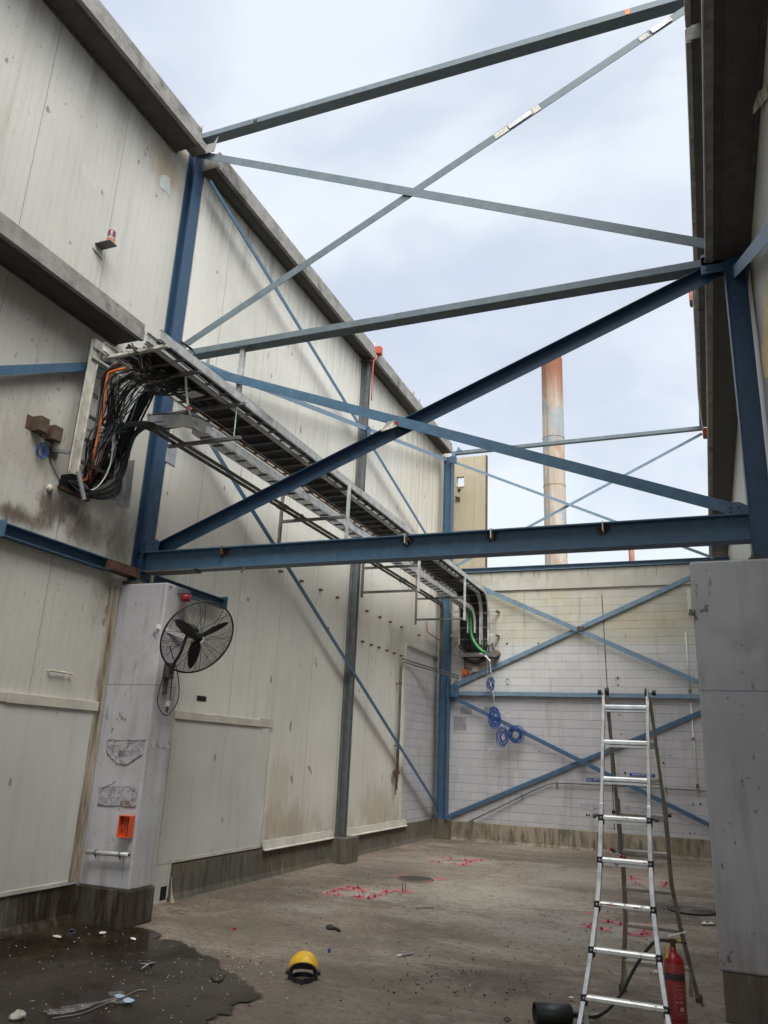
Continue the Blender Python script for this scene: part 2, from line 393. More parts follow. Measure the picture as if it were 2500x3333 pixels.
def floor_mat():
    n = NT('dirty_concrete_floor'); q = n.xyz()
    wp = n.noise(1.2, 3, .5); 
    a = n.noise(.42, 7, .62, dist=.4); st = n.noise(1.0, 7, .7, n.scale(.55, 1.5, 1), .6); fi = n.noise(13, 7, .75)
    col = n.mix(n.step(a, .36, .66), (.112, .086, .062), (.235, .19, .146))
    col = n.mix(n.mul(n.step(st, .49, .63), .6), col, (.30, .262, .212))
    col = n.mix(n.mul(n.step(n.noise(4.5, 7, .75, dist=.8), .54, .64), .55), col, (.085, .066, .05))
    def spot(x, y, rx, ry, k, c, w=.55):
        nonlocal col
        dx = n.m_('DIVIDE', n.m_('SUBTRACT', q[0], x), rx); dy = n.m_('DIVIDE', n.m_('SUBTRACT', q[1], y), ry)
        d = n.m_('SQRT', n.m_('ADD', n.m_('MULTIPLY', dx, dx), n.m_('MULTIPLY', dy, dy)))
        d = n.m_('ADD', d, n.m_('MULTIPLY', n.m_('SUBTRACT', n.noise(2.1, 6, .7, dist=.5), .5), 2.0))
        col = n.mix(n.mul(n.step(d, 1.25, .1), k), col, c)
    spot(-4.78, 11.3, .55, .6, .8, (.34, .32, .29)); spot(-4.7, 15.9, .75, .75, .75, (.34, .32, .28))
    spot(-1.2, 11.0, .7, .7, .75, (.34, .315, .28)); spot(-1.15, 15.6, .7, .6, .8, (.34, .31, .28))
    spot(-3.2, 12.4, 1.9, 2.2, .8, (.38, .34, .285)); spot(-2.0, 10.4, 1.5, 1.0, .7, (.30, .275, .24)); spot(-2.6, 15.4, 1.5, 1.6, .7, (.31, .275, .23)); spot(-4.9, 9.8, .5, .4, .6, (.30, .28, .25))
    spot(-.6, 12.9, .9, .9, .8, (.05, .042, .035)); spot(-3.2, 17.9, 2.6, .9, .6, (.08, .065, .05)); spot(-5.4, 13.5, .9, 1.5, .5, (.10, .09, .075))
    spot(-1.6, 13.9, 1.2, .45, .5, (.085, .07, .055)); spot(-1.9, 7.8, .9, .6, .8, (.055, .044, .036)); spot(-3.4, 6.4, 3.4, 2.1, .5, (.085, .066, .048)); spot(-4.1, 8.6, 1.6, .6, .5, (.085, .068, .052)); spot(-5.7, 10.6, .7, 1.2, .55, (.09, .072, .055)); spot(-.5, 9.6, .6, .8, .45, (.08, .065, .05)); spot(-2.6, 13.2, .5, .35, .5, (.10, .085, .07))
    col = n.mix(n.mul(n.step(fi, .50, .66), .72), col, (.065, .050, .038))
    g2 = n.noise(46, 5, .75); col = n.mix(n.mul(n.step(g2, .56, .68), .55), col, (.045, .035, .027)); col = n.mix(n.mul(n.step(g2, .42, .32), .45), col, (.33, .30, .25))
    vo = n.n.new('ShaderNodeTexVoronoi'); vo.feature = 'DISTANCE_TO_EDGE'; vo.inputs['Scale'].default_value = .32; wv = n.n.new('ShaderNodeVectorMath'); wv.operation = 'ADD'; n.lk(n.pos(), wv.inputs[0])
    n.lk(n.comb(n.m_('MULTIPLY', n.noise(2.2, 6, .7), .9), n.m_('MULTIPLY', n.noise(2.9, 6, .7), .9), 0), wv.inputs[1]); n.lk(wv.outputs[0], vo.inputs['Vector'])
    ck_ = n.mul(n.step(vo.outputs['Distance'], .0045, .0015), n.step(n.noise(.7, 3), .45, .6)); col = n.mix(n.mul(ck_, .7), col, (.04, .032, .025))
    du = n.noise(1.7, 8, .78, n.scale(.8, 1.5, 1), .9); col = n.mix(n.mul(n.step(du, .55, .68), .5), col, (.33, .305, .265))
    col = n.mix(n.mul(n.step(n.noise(28, 5, .7), .62, .72), .4), col, (.31, .28, .24))
    ml = n.noise(3.3, 8, .75, n.scale(.7, 1.6, 1), 1.); col = n.mix(n.mul(n.step(ml, .56, .70), .5), col, (.075, .06, .046))
    rough = n.m_('MULTIPLY_ADD', fi, .3, .6)
    return n.fin(col, rough, 0, n.m_('ADD', fi, n.m_('MULTIPLY', st, .6)), .9, .014)
M['floor'] = floor_mat()
def wet_mat():
    n = NT('standing_water_on_concrete'); a = n.noise(.8, 6, .65, dist=.5); f = n.noise(14, 6, .7)
    col = n.mix(n.step(a, .38, .62), (.013, .009, .005), (.038, .030, .020)); col = n.mix(n.mul(n.step(f, .56, .7), .5), col, (.06, .05, .037))
    ro = n.step(n.noise(1.3, 5, .6), .40, .62)
    return n.fin(col, n.m_('MULTIPLY_ADD', ro, .22, .12), 0, f, .10, .004, Specular_IOR_Level=.12, Alpha=n.step(n.m_('ADD', n.col_attr('wetness'), n.m_('MULTIPLY', n.m_('SUBTRACT', n.noise(7, 6, .75), .5), 1.8)), .25, .62))
M['wet'] = wet_mat()
def paint_mat():
    n = NT('pink_marking_paint'); a = n.noise(9, 6, .8)
    m = n.fin((.78, .13, .18), .85, Alpha=n.mul(n.step(a, .40, .60), n.step(n.noise(40, 4, .7), .32, .55), .72)); return m
M['spray'] = paint_mat()
def plastic_sheet():
    n = NT('clear_plastic_film'); a = n.noise(14, 5, .7)
    return n.fin((.55, .55, .52), .25, Alpha=n.m_('MULTIPLY_ADD', n.step(a, .4, .65), .28, .12))
M['film'] = plastic_sheet()
def bloom_mat():
    n = NT('rust_bloom'); a = n.noise(20, 6, .75); return n.fin(n.mix(n.step(a, .35, .6), (.05, .06, .08), (.06, .032, .022)), .85, 0, a, .3, .003, Alpha=n.step(n.noise(28, 5, .7), .34, .46))
M['bloom'] = bloom_mat()
def chimney_mat():
    n = NT('rust_streaked_chimney_paint'); st = n.noise(1, 7, .7, n.scale(1.5, 1.5, .16), 1.); b = n.noise(.5, 5, .6); q = n.xyz()
    col = n.mix(n.step(st, .35, .65), (.42, .385, .34), (.31, .23, .15)); col = n.mix(n.step(b, .52, .6), col, (.24, .28, .29))
    col = n.mix(n.mul(n.step(n.noise(1.2, 8, .75, n.scale(1.2, 1.2, .3)), .52, .62), .55), col, (.30, .13, .045))
    col = n.mix(n.step(n.m_('ADD', q[2], n.m_('MULTIPLY', st, 3)), 21.5, 25), col, (.20, .075, .035))
    return n.fin(col, .8, 0, st, .2, .02)
M['chimney'] = chimney_mat()
M['chimney2'] = simple('rusty_red_flue', (.33, .15, .10), .8, 0, .3, 3)
def ext_mat():
    n = NT('red_cylinder_in_plastic_netting'); q = n.xyz(); s = n.m_('MULTIPLY', n.m_('ADD', n.m_('MULTIPLY', q[0], 1.), q[2]), 260); t = n.m_('MULTIPLY', n.m_('SUBTRACT', n.m_('MULTIPLY', q[0], 1.), q[2]), 260)
    g = n.m_('MAXIMUM', n.step(n.m_('SINE', s), .75, .98), n.step(n.m_('SINE', t), .75, .98))
    g = n.mul(g, n.step(q[2], .44, .43))
    col = n.mix(n.mul(g, .38), (.36, .012, .016), (.65, .45, .42))
    band = n.mul(n.step(q[2], .318, .322), n.step(q[2], .372, .368)); col = n.mix(n.mul(band, .95), col, n.mix(n.mul(g, .3), (.015, .015, .02), (.3, .3, .35)))
    low = n.step(n.m_('ABSOLUTE', n.m_('SUBTRACT', q[2], .052)), .004, .002); col = n.mix(low, col, (.03, .01, .01))
    return n.fin(col, .32, 0)
M['extred'] = ext_mat()
def worn_alu():
    n = NT('worn_rung_aluminium'); a = n.noise(16, 6, .7)
    col = n.mix(n.mul(n.step(a, .56, .64), .85), (.82, .81, .78), (.10, .075, .055)); return n.fin(col, n.m_('MULTIPLY_ADD', a, .4, .2), .45)
M['rung'] = worn_alu()
M['rungback'] = galv('shade_toned_rung_aluminium', (.36, .33, .28), .5, .35, .5)  # rear rungs: shade put into a darker aluminium colour

# ================================================================= SETTING
g = MB(); g.add([(-90, -60, -.004 - .0), (90, -60, -.004), (90, 160, -.004), (-90, 160, -.004)], [(0, 1, 2, 3)])
struct('ground', g, simple('outer_yard_ground', (.16, .14, .12), .9))
g = MB(); nx, ny = 60, 130
vs = []; 
for j in range(ny + 1):
    for i in range(nx + 1):
        x = -6.9 + i * 8.6 / nx; y = -3.5 + j * 23.8 / ny
        h = (noise.noise(V((x * .9, y * .9, 3))) * .006 + noise.noise(V((x * 3.5, y * 3.5, 7))) * .002)
        e = max(0, 1 - (x + 6.62) / .28) if y > 8.6 else 0        # coved foot along the long kerb
        h += .045 * e * e
        vs.append((x, y, h))
g.add(vs, [(j * (nx + 1) + i, j * (nx + 1) + i + 1, (j + 1) * (nx + 1) + i + 1, (j + 1) * (nx + 1) + i) for j in range(ny) for i in range(nx)], True)
struct('floor', g, M['floor'])
# standing water at the near left
pp = [(-6.9, 7.62), (-6.4, 7.66), (-5.85, 7.68), (-5.53, 7.63), (-5.35, 7.38), (-5.18, 7.45), (-4.95, 7.33), (-4.75, 7.12), (-4.55, 7.05), (-4.38, 6.97), (-4.3, 6.8), (-4.1, 6.72), (-3.98, 6.6), (-3.8, 6.5), (-3.66, 6.38), (-3.58, 6.18), (-3.62, 6.0), (-3.52, 5.85), (-3.6, 5.66), (-3.45, 5.3), (-3.5, 4.6), (-4.0, 4.0), (-5, 3.6), (-6.9, 3.4)]
sp = spline([(x, y, .013) for x, y in pp], 14)
def wob_(p): return V((noise.noise(p * 3) * .06 + noise.noise(p * 9) * .035 + noise.noise(p * 26) * .018, noise.noise(p * 3 + V((9, 9, 9))) * .06 + noise.noise(p * 9 + V((4, 4, 4))) * .035 + noise.noise(p * 26 + V((2, 2, 2))) * .018, 0))
sp = [p + wob_(p) for p in sp]; n_ = len(sp)
c = V((-5.2, 5.6, .013)); rim = [p + (p - c).normalized() * .13 - V((0, 0, .001)) for p in sp]
g = MB().add([c] + sp + rim, [(0, i + 1, (i + 1) % n_ + 1) for i in range(n_)] + [(i + 1, (i + 1) % n_ + 1, n_ + (i + 1) % n_ + 1, n_ + i + 1) for i in range(n_)], True)
PUD_N = n_
pud = struct('puddle', g, M['wet'])
at_ = pud.data.color_attributes.new('wetness', 'FLOAT_COLOR', 'POINT')
for i in range(len(pud.data.vertices)): v_ = 0. if i > PUD_N else 1.; at_.data[i].color = (v_, v_, v_, 1)

# ================================================================= LEFT NEAR WALL (x = -6.68)
XN, XF = -6.68, -6.53
w = thing('panel_wall', 'tall ribbed cream panel wall left of the blue column, with a lower gutter', 'wall', (XN, 5, 0))
build('wall_panel', MB().box(XN - .15, XN, -3.5, 7.53, .40, 10.62), M['panelN'], w)
build('wall_panel', MB().box(XN - .15, XN + .002, 7.53, 8.6, 3.70, 10.62), M['panelN'], w)
build('lining_sheet', MB().box(XN, XN + .022, -3.5, 7.50, .41, 2.25), M['door'], w)
build('cover_strip', MB().box(XN, XN + .045, -3.5, 6.20, 2.25, 2.345), M['trim'], w, bevel=.004)
build('cover_strip', MB().box(XN, XN + .05, 6.205, 7.55, 2.243, 2.35), M['trim'], w, bevel=.004)
build('drip_strip', MB().box(XN, XN + .034, -3.5, 7.50, .385, .43), M['trim'], w, bevel=.004)
cs = MB()
for k, (a, b, d) in enumerate(((7.50, 7.545, .026), (7.545, 7.60, .008), (7.60, 7.66, .03))): cs.box(XN - .02, XN + d, a, b, .40, 3.75)
build('corner_strip', cs, M['trimdirty'], w, bevel=.003)
build('kerb', MB().ext([(-.3, -.05), (.10, -.05), (.035, .09), (0.01, .385), (-.3, .385)], (XN, -3.5, 0), (XN, 7.66, 0), (1, 0, 0), (0, 0, 1)), M['kerbwet'], w)
build('panel_patch', MB().slab([at(538, 568, 0, XN + .004), at(553, 580, 0, XN + .004), at(553, 640, 0, XN + .004), at(536, 620, 0, XN + .004), at(519, 608, 0, XN + .004), at(523, 572, 0, XN + .004)], (.003, 0, 0)), simple('pale_repair_patch', (.56, .60, .56), .5), w)
def gutter(parent, xo, xi, y0, y1, z0, z1, s, end=True):
    """box gutter: fascia, folded top lip, soffit; s = +1 faces +x"""
    m = MB(); t = .012; mid = z0 + (z1 - z0) * .58
    m.ext([(0, 0), (0, mid - z0), (-.018 * s, mid - z0 + .004), (-.018 * s, z1 - z0), (-.06 * s, z1 - z0 + .02), (-.06 * s, 0)], (xo, y0, z0), (xo, y1, z0), (1, 0, 0), (0, 0, 1))
    build('gutter_fascia', m, M['gutter'], parent)
    m = MB(); wd = abs(xo - xi)
    m.box(min(xo - .06 * s, xi), max(xo - .06 * s, xi), y0 + .004, y1 - .004, z0 + .012, z0 + .03)
    a = xo - .11 * s; m.box(min(a, a - .012 * s), max(a, a - .012 * s), y0 + .01, y1 - .01, z0 + .004, z0 + .012)
    a = xi + .03 * s; m.box(min(a, a - .03 * s), max(a, a - .03 * s), y0 + .002, y1 - .002, z0 - .01, z0 + .1)
    build('gutter_soffit', m, M['soffit'], parent)
    m = MB(); 
    m.box(min(xo - .02 * s, xi), max(xo - .02 * s, xi), y1 - .008, y1 + .006, z0 + .03, z1 - .01)
    m.box(min(xo - .02 * s, xi), max(xo - .02 * s, xi), y0 - .006, y0 + .008, z0 + .03, z1 - .01)
    build('gutter_end', m, M['gutter'], parent)
gutter(w, -6.22, -6.66, -3.5, 7.50, 10.2, 10.50, 1)
gutter(w, -6.22, -6.66, -3.5, 6.93, 6.72, 6.95, 1)
m = MB()
m.slab([(-6.60, 7.515, 10.34), (-6.26, 7.515, 10.34), (-6.26, 7.515, 10.60), (-6.30, 7.515, 10.50), (-6.36, 7.515, 10.50), (-6.40, 7.515, 10.62), (-6.44, 7.515, 10.50), (-6.60, 7.515, 10.50)], (0, .008, 0)).slab([(-6.60, 7.775, 10.34), (-6.2, 7.775, 10.34), (-6.16, 7.775, 10.60), (-6.22, 7.775, 10.50), (-6.60, 7.775, 10.50)], (0, .008, 0)).box(-6.60, -6.34, 7.523, 7.775, 10.36, 10.49)
build('roof_sheet_edge', m, M['gutter'], w)

# ================================================================= LEFT FAR WALL (x = -6.53)
w = thing('panel_wall', 'long cream panel wall running back to the far blue corner column, with two access doors at its base', 'wall', (XF, 14, 0))
build('wall_panel', MB().box(XF - .15, XF, 8.05, 17.55, .47, 10.62), M['panelF'], w)
build('wall_panel', MB().box(XF - .15, XF, 17.55, 20.6, 4.42, 10.62), M['panelF'], w)
build('access_door', MB().box(XF, XF + .018, 8.80, 10.115, 0.46, 2.235), M['door'], w, bevel=.003)
build('access_door', MB().box(XF, XF + .018, 10.125, 11.36, .46, 2.235), M['door'], w, bevel=.003)
dl = build('door_leg', MB().box(XF - .1, XF + .018, 8.27, 8.79, 0.012, 2.235).box(XF, XF + .018, 8.79, 9.12, .012, .455), M['door'], w, bevel=.002)
build('door_vent', MB().box(XF + .018, XF + .022, 9.0, 9.14, .03, .2), M['hole'], w)
m = MB().box(XF, XF + .03, 8.27, 8.295, .012, 2.6).box(XF, XF + .03, 8.85, 8.87, .5, 2.235).box(XF, XF + .03, 9.12, 11.38, .46, .50).box(XF, XF + .032, 11.36, 11.39, .46, 2.25).box(XF, XF + .03, 8.3, 9.12, .012, .04).box(XF, XF + .031, 9.12, 9.15, .012, .5)
build('door_frame', m, M['trim'], w, bevel=.002)
build('cover_strip', MB().box(XF, XF + .045, 8.85, 11.16, 2.237, 2.34), M['trim'], w, bevel=.004)
build('cover_strip', MB().slab([(XF + .01, 11.1, 2.36), (XF + .01, 11.2, 2.24), (XF + .01, 11.48, 2.24), (XF + .01, 11.48, 2.36)], (.02, 0, 0)), M['trim'], w)
build('vent_slot', MB().box(XF + .001, XF + .006, 9.345, 9.565, 2.505, 2.575), M['hole'], w)
build('wall_plate', MB().slab([at(546, 1444, 0, XF + .003), at(576, 1460, 0, XF + .003), at(568, 1518, 0, XF + .003), at(536, 1500, 0, XF + .003)], (.006, 0, 0)), simple('grey_blue_cover_plate', (.30, .33, .36), .5), w)
m = MB().ext([(0, .13), (.02, .13), (.05, .02), (.085, 0), (.08, -.012), (.04, .0), (0, .1)], (XF, 11.45, .42), (XF, 14.0, .42), (1, 0, 0), (0, 0, 1)).ext([(0, .13), (.02, .13), (.05, .02), (.085, 0), (.08, -.012), (.04, .0), (0, .1)], (XF, 14.45, .40), (XF, 17.85, .40), (1, 0, 0), (0, 0, 1))
build('base_flashing', m, M['trim'], w, bevel=.002)
build('end_strip', MB().box(XF, XF + .02, 17.5, 17.58, .5, 4.44), M['trim'], w)
m = MB().ext([(-.3, -.02), (.06, -.02), (.025, .09), (0.02, .44), (-.3, .44)], (XF, 9.13, 0), (XF, 20.0, 0), (1, 0, 0), (0, 0, 1))
m.box(XF + .0, -6.20, 13.93, 14.50, 0, .43).box(XF + .01, -6.05, 19.7, 20.0, 0, .455)
build('kerb', m, M['kerb'], w, bevel=.01)
m = MB().tube(spline([(XF + .05, 9.155, .30), (XF + .055, 9.17, .18), (XF + .07, 9.175, .08), (XF + .085, 9.18, .0)]), [.006 + .03 * (i / 24) ** 2.2 for i in range(25)], 8)
build('mortar_run', m, M['stone'], w)
gutter(w, -6.22, -6.51, 7.98, 14.2, 10.2, 10.50, 1)
gutter(w, -6.22, -6.51, 14.24, 19.98, 10.2, 10.50, 1)
m = MB()
for y in (16.85, 17.3): m.cyl((-6.3, y, 10.48), (-6.3, y, 10.68), .02, 8)
build('overflow_stub', m, M['gutter'], w)
clip = None
CL = [(y, 4.775) for y in (11.3, 12.06, 12.83, 13.57, 15.04, 15.77, 16.4, 17.13, 18.38)] + [(y, 4.115) for y in (13.2, 14.9, 15.37, 15.8, 16.27, 16.72, 17.17)]
for i, (y, z) in enumerate(CL):
    loc = (XF, y, z)
    if clip is None:
        clip = thing('pipe_clip', '', 'clip', loc)
        build('clip_base', MB().box(XF, XF + .02, y - .024, y + .024, z - .022, z + .022), M['rust'], clip)
        for q_ in (-.03, .018): build('clip_jaw', MB().box(XF + .02, XF + .06, y + q_, y + q_ + .012, z - .018, z + .018), M['brown'], clip)
        o = clip
    else: o = dup(clip, loc)
    o['label'] = 'rusty pipe clip in the upper row on the long cream wall' if z > 4.5 else 'small dark pipe clip in the lower row on the long cream wall'
    o['group'] = 'upper row of pipe clips' if z > 4.5 else 'lower row of pipe clips'

# ---- block return wall on the left beyond the panels
w = thing('block_wall', 'short lilac grey block wall between cream panels and far corner column', 'wall', (XF, 18.8, 0))
build('blockwork', MB().box(XF - .2, XF - .008, 17.58, 20.05, .44, 4.42), M['blockside'], w)
build('capping', MB().box(XF - .01, XF + .02, 17.58, 20.0, 4.41, 4.47), M['trim'], w)

# ================================================================= BACK WALL (y = 20)
YB = 20.0
w = thing('block_wall', 'painted block wall closing the far end, lilac below and cream above', 'wall', (-3, YB, 0))
build('blockwork', MB().box(-6.75, .9, YB, YB + .2, .40, 6.16), M['block'], w)
build('concrete_band', MB().box(-6.75, .9, YB - .045, YB + .2, 6.16, 6.66), M['band'], w, bevel=.01)
m = MB().ext([(-.2, -.02), (.2, -.02), (.13, .06), (.10, .42), (-.2, .44)], (-6.3, YB, 0), (.9, YB, 0), (0, -1, 0), (0, 0, 1)).box(-5.62, -5.50, YB - .16, YB, 0, .45)
build('kerb', m, M['kerbtan'], w, bevel=.01)
build('wall_crack', MB().bar((-2.245, YB - .004, 5.98), (-2.205, YB - .004, 3.62), .016, .01, (0, 1, 0)).bar((-2.2, YB - .004, 3.4), (-2.17, YB - .004, .48), .018, .01, (0, 1, 0)), M['seal'], w)
for nm, px in (('scraped_patch', [(1886, 2615), (1975, 2618), (1978, 2640), (1890, 2637)]), ('scraped_patch', [(2020, 2622), (2108, 2628), (2110, 2650), (2022, 2645)]), ('filled_patch', [(1476, 2331), (1518, 2334), (1518, 2378), (1476, 2376)]), ('filled_patch', [(1498, 2298), (1536, 2301), (1536, 2326), (1498, 2322)]), ('filled_patch', [(1576, 2301), (1610, 2303), (1610, 2318), (1576, 2316)])):
    build(nm, MB().slab([at(a, b, 1, YB - .004) for a, b in px], (0, .003, 0)), M['scraped'] if nm[0] == 's' else simple('grey_patch_fill', (.24, .24, .25), .8), w)
m = MB()
for a, b in ((1652, 2218), (1652, 2323), (2011, 2215), (2018, 2325), (2024, 2395)):
    p = at(a, b, 1, YB - .001); m.box(p.x - .07, p.x + .07, YB - .004, YB, p.z - .12, p.z + .1)
build('fixing_scar', m, simple('worn_light_paint', (.42, .42, .41), .85), w)
m = MB()
for a, b in ((1652, 2210), (1652, 2228), (2011, 2208), (2012, 2230), (2017, 2326), (2022, 2390), (1754, 2446), (2256, 2618), (2280, 2617), (2160, 2484), (2180, 2459), (2246, 2712), (2262, 2712), (1910, 2653), (1918, 2654), (2000, 2512), (2035, 2516), (1650, 2095), (1752, 2094)):
    p = at(a, b, 1, YB - .003); k = R_(.012, .028); m.lathe([(0, .001), (k, 0), (k * .8, -.004), (0, -.006)], p, (0, 1, 0), 7)
build('drilled_hole', m, M['hole'], w)
single('steel_channel', MB().ext([(0, 0), (.10, 0), (.10, .012), (.012, .012), (.012, .108), (.10, .108), (.10, .12), (0, .12)], (-5.2 - .9, YB + .0, 6.672), (.9, YB + .0, 6.672), (0, -1, 0), (0, 0, 1)).box(-6.1, .9, YB, YB + .12, 6.672, 6.79), M['pale'], 'pale blue steel channel capping the far block wall', 'beam')

# panel return above the wall
w = thing('panel_wall', 'narrow stained yellowish panel standing above the far wall, with a small square opening', 'wall', (-5.9, 20.6, 6.8))
hx0, hx1, hz0, hz1 = -6.27, -6.05, 9.40, 9.70
m = MB().box(-6.75, hx0, 20.6, 20.72, 6.4, 10.3).box(hx1, -5.41, 20.6, 20.72, 6.4, 10.3).box(hx0, hx1, 20.6, 20.72, 6.4, hz0).box(hx0, hx1, 20.6, 20.72, hz1, 10.3)
build('wall_panel', m, M['panelE'], w)
build('edge_trim', MB().box(-5.41, -5.385, 20.59, 20.73, 6.4, 10.3), M['rust'], w)
build('opening_frame', MB().box(hx0 - .012, hx0, 20.58, 20.6, hz0 - .02, hz1 + .02).box(hx1, hx1 + .012, 20.58, 20.6, hz0 - .02, hz1 + .02).box(hx0, hx1, 20.58, 20.6, hz1, hz1 + .02).box(hx0, hx1, 20.58, 20.6, hz0 - .02, hz0), M['trim'], w)
build('round_hole', MB().cyl((-6.19, 20.6, 9.29), (-6.19, 20.575, 9.29), .045, 14), M['hole'], w)
build('bracket', MB().box(-6.28, -6.16, 20.56, 20.6, 8.96, 9.08).cyl((-6.3, 20.55, 9.1), (-6.2, 20.55, 9.05), .02, 8), M['brown'], w)

# ================================================================= RIGHT SIDE
XR = .75
w = thing('panel_wall', 'cream panel wall behind the right column with dark gutters overhead', 'wall', (XR, 8, 3.8))
build('wall_panel', MB().box(XR, XR + .15, -3.5, 8.1, -.0, 10.62), M['panelR'], w)
build('wall_panel', MB().box(XR, XR + .15, 8.1, 20.9, .0, 10.62), M['panelR'], w)
gutter(w, .335, XR - .005, -3.5, 7.84, 7.02, 7.25, -1)
gutter(w, .335, XR - .005, 7.92, 20.9, 7.0, 7.24, -1)
gutter(w, .335, XR - .005, 8.0, 14.15, 10.2, 10.56, -1)
gutter(w, .335, XR - .005, 14.2, 20.0, 10.2, 10.50, -1)
gutter(w, .335, XR - .005, -3.5, 7.78, 10.2, 10.50, -1)
m = MB()
for y0, y1, z in ((-3.5, 7.86, 7.02), (7.94, 20.9, 7.0)): m.tube([(.325, y0, z + .012), (.325, y1, z + .012)], .011, 8)
build('lip_rod', m, M['trim'], w)
build('torn_flap', MB().slab([at(2500, 265, 0, XR - .006), at(2486, 285, 0, XR - .02), at(2468, 300, 0, XR - .03), at(2455, 345, 0, XR - .06), at(2452, 372, 0, XR - .07), at(2478, 345, 0, XR - .03), at(2500, 318, 0, XR - .006)], (-.004, 0, 0)), M['trimdirty'], w)
fm = [at(2500, 940, 0, XR - .004), at(2492, 1010, 0, XR - .004), at(2487, 1060, 0, XR - .004), at(2482, 1110, 0, XR - .004), at(2500, 1110, 0, XR - .004)]
fm = [(XR - .004, 5.9, 5.83), (XR - .004, 6.55, 5.96), (XR - .004, 7.0, 5.92), (XR - .004, 7.35, 5.80), (XR - .004, 7.62, 5.86), (XR - .004, 7.75, 5.72), (XR - .004, 7.6, 5.5), (XR - .004, 7.3, 5.36), (XR - .004, 6.2, 5.3)]
build('exposed_foam', MB().slab(fm, (-.004, 0, 0)), M['foam'], w)

t = thing('roof', 'unseen grey sheet roof added behind the viewer to shade the foreground', 'roof', (-3, -2, 10.65))
build('shade_roof_sheet', MB().box(-9.5, 4.0, -16, .6, 10.66, 10.72), M['gutter'], t)  # unseen roof, added to keep sky light off the foreground
# ================================================================= PIERS
w = thing('concrete_pier', 'lilac painted concrete pier under the left column, wall fan on its side', 'pier', (-6.35, 7.9, 0))
build('pier_body', MB().box(-6.70, -5.97, 7.68, 8.12, .37, 3.79), M['pier'], w, bevel=.022)
build('kerb', MB().box(-6.69, -5.955, 7.665, 8.13, 0, .37), M['kerbwet'], w, bevel=.012)
def yq(px, y): return [at(a, b, 1, y) for a, b in px]
c3 = lambda a, b: (a / 1.843, 1800 + b / 1.843)
build('scraped_patch', MB().slab(yq([c3(648, 1118), c3(868, 1128), c3(860, 1200), c3(760, 1272), c3(700, 1262), c3(640, 1195)], 7.677), (0, -.003, 0)), M['scraped'], w)
build('scraped_patch', MB().slab(yq([c3(590, 1400), c3(830, 1395), c3(815, 1520), c3(585, 1515)], 7.677), (0, -.003, 0)), M['scraped'], w)
m = MB()
for a, b in ((c3(648, 1118), c3(868, 1128)), (c3(648, 1118), c3(640, 1195)), (c3(640, 1195), c3(700, 1262)), (c3(700, 1262), c3(765, 1268)), (c3(765, 1268), c3(850, 1210)), (c3(600, 1420), c3(690, 1375)), (c3(585, 1512), c3(815, 1522)), (c3(760, 1395), c3(825, 1445))):
    p, q = yq([a, b], 7.672); n = 9
    pts = [p.lerp(q, i / n) + V((R_(-.006, .006), 0, R_(-.012, .012))) for i in range(n + 1)]
    build('rust_line', MB().tube(pts, [R_(.0006, .0055) for _ in pts], 5), M['rust'], w)
pr = [(-5.966, y, z) for y, z in ((7.73, 1.93), (7.80, 1.95), (7.92, 1.94), (8.02, 1.96), (8.10, 1.94), (8.10, 1.87), (8.04, 1.83), (8.0, 1.88), (7.93, 1.86), (7.88, 1.89), (7.80, 1.84), (7.76, 1.88))]
build('rust_patch', MB().slab(pr, (.001, 0, 0)), M['scraped'], w)
build('column_grout', MB().box(-6.70, -6.40, 7.70, 8.05, 3.79, 3.83), M['kerb'], w)
w = thing('concrete_pier', 'big lilac grey concrete pier filling the right edge behind the ladder', 'pier', (.6, 7.9, 0))
build('pier_body', MB().ext([(-.05, .36), (1.6, .36), (1.6, 3.74), (-.055, 3.74)], (0, 7.62, 0), (0, 8.1, 0), (1, 0, 0), (0, 0, 1)), M['pier'], w, bevel=.02)
build('kerb', MB().box(-.035, 1.59, 7.63, 8.12, -.0, .36), M['kerb'], w, bevel=.012)
# ---------------- brackets on the right pier edge
b = thing('wall_bracket', 'small open sheet metal bracket on the left edge of the right pier', 'bracket', (-.09, 7.66, 3.05))
build('angle_plate', MB().slab([at(2243, 1982, 1, 7.66), at(2262, 1984, 1, 7.66), at(2255, 2004, 1, 7.66), at(2241, 2002, 1, 7.66)], (0, -.004, 0)).slab([at(2262, 1984, 1, 7.66), at(2262, 1984, 1, 7.66) + V((0, -.08, -.01)), at(2255, 2004, 1, 7.66) + V((0, -.08, -.01)), at(2255, 2004, 1, 7.66)], (.004, 0, 0)), M['galvdark'], b)

# ================================================================= STEEL FRAME
def ihp(hx, hy, tf, tw, web='y'):
    """I profile; web plane parallel to first axis"""
    a, b, t, s = hx / 2, hy / 2, tf, tw / 2
    return [(-a, -b), (-a + t, -b), (-a + t, -s), (a - t, -s), (a - t, -b), (a, -b), (a, b), (a - t, b), (a - t, s), (-a + t, s), (-a + t, b), (-a, b)]
def column(label, x0, x1, y0, y1, z0, z1, mat, base=True, prof=None):
    w = thing('steel_column', label, 'column', ((x0 + x1) / 2, (y0 + y1) / 2, z0))
    cx, cy = (x0 + x1) / 2, (y0 + y1) / 2
    build('column_shaft', MB().ext(prof or ihp(x1 - x0, y1 - y0, .016, .012), (cx, cy, z0), (cx, cy, z1), (1, 0, 0), (0, 1, 0)), mat, w)
    if base:
        build('base_plate', MB().box(x0 - .04, x1 + .05, y0 - .04, y1 + .04, z0, z0 + .022), M['rust'], w)
        for dx in (-.02, .03):
            for yy in (y0 - .015,):
                p = (x0 if dx < 0 else x1, yy); build('anchor_nut', MB().cyl((p[0], p[1], z0 + .022), (p[0], p[1], z0 + .05), .02, 6).cyl((p[0], p[1], z0 + .05), (p[0], p[1], z0 + .08), .011, 8), M['galvdark'], w)
    return w
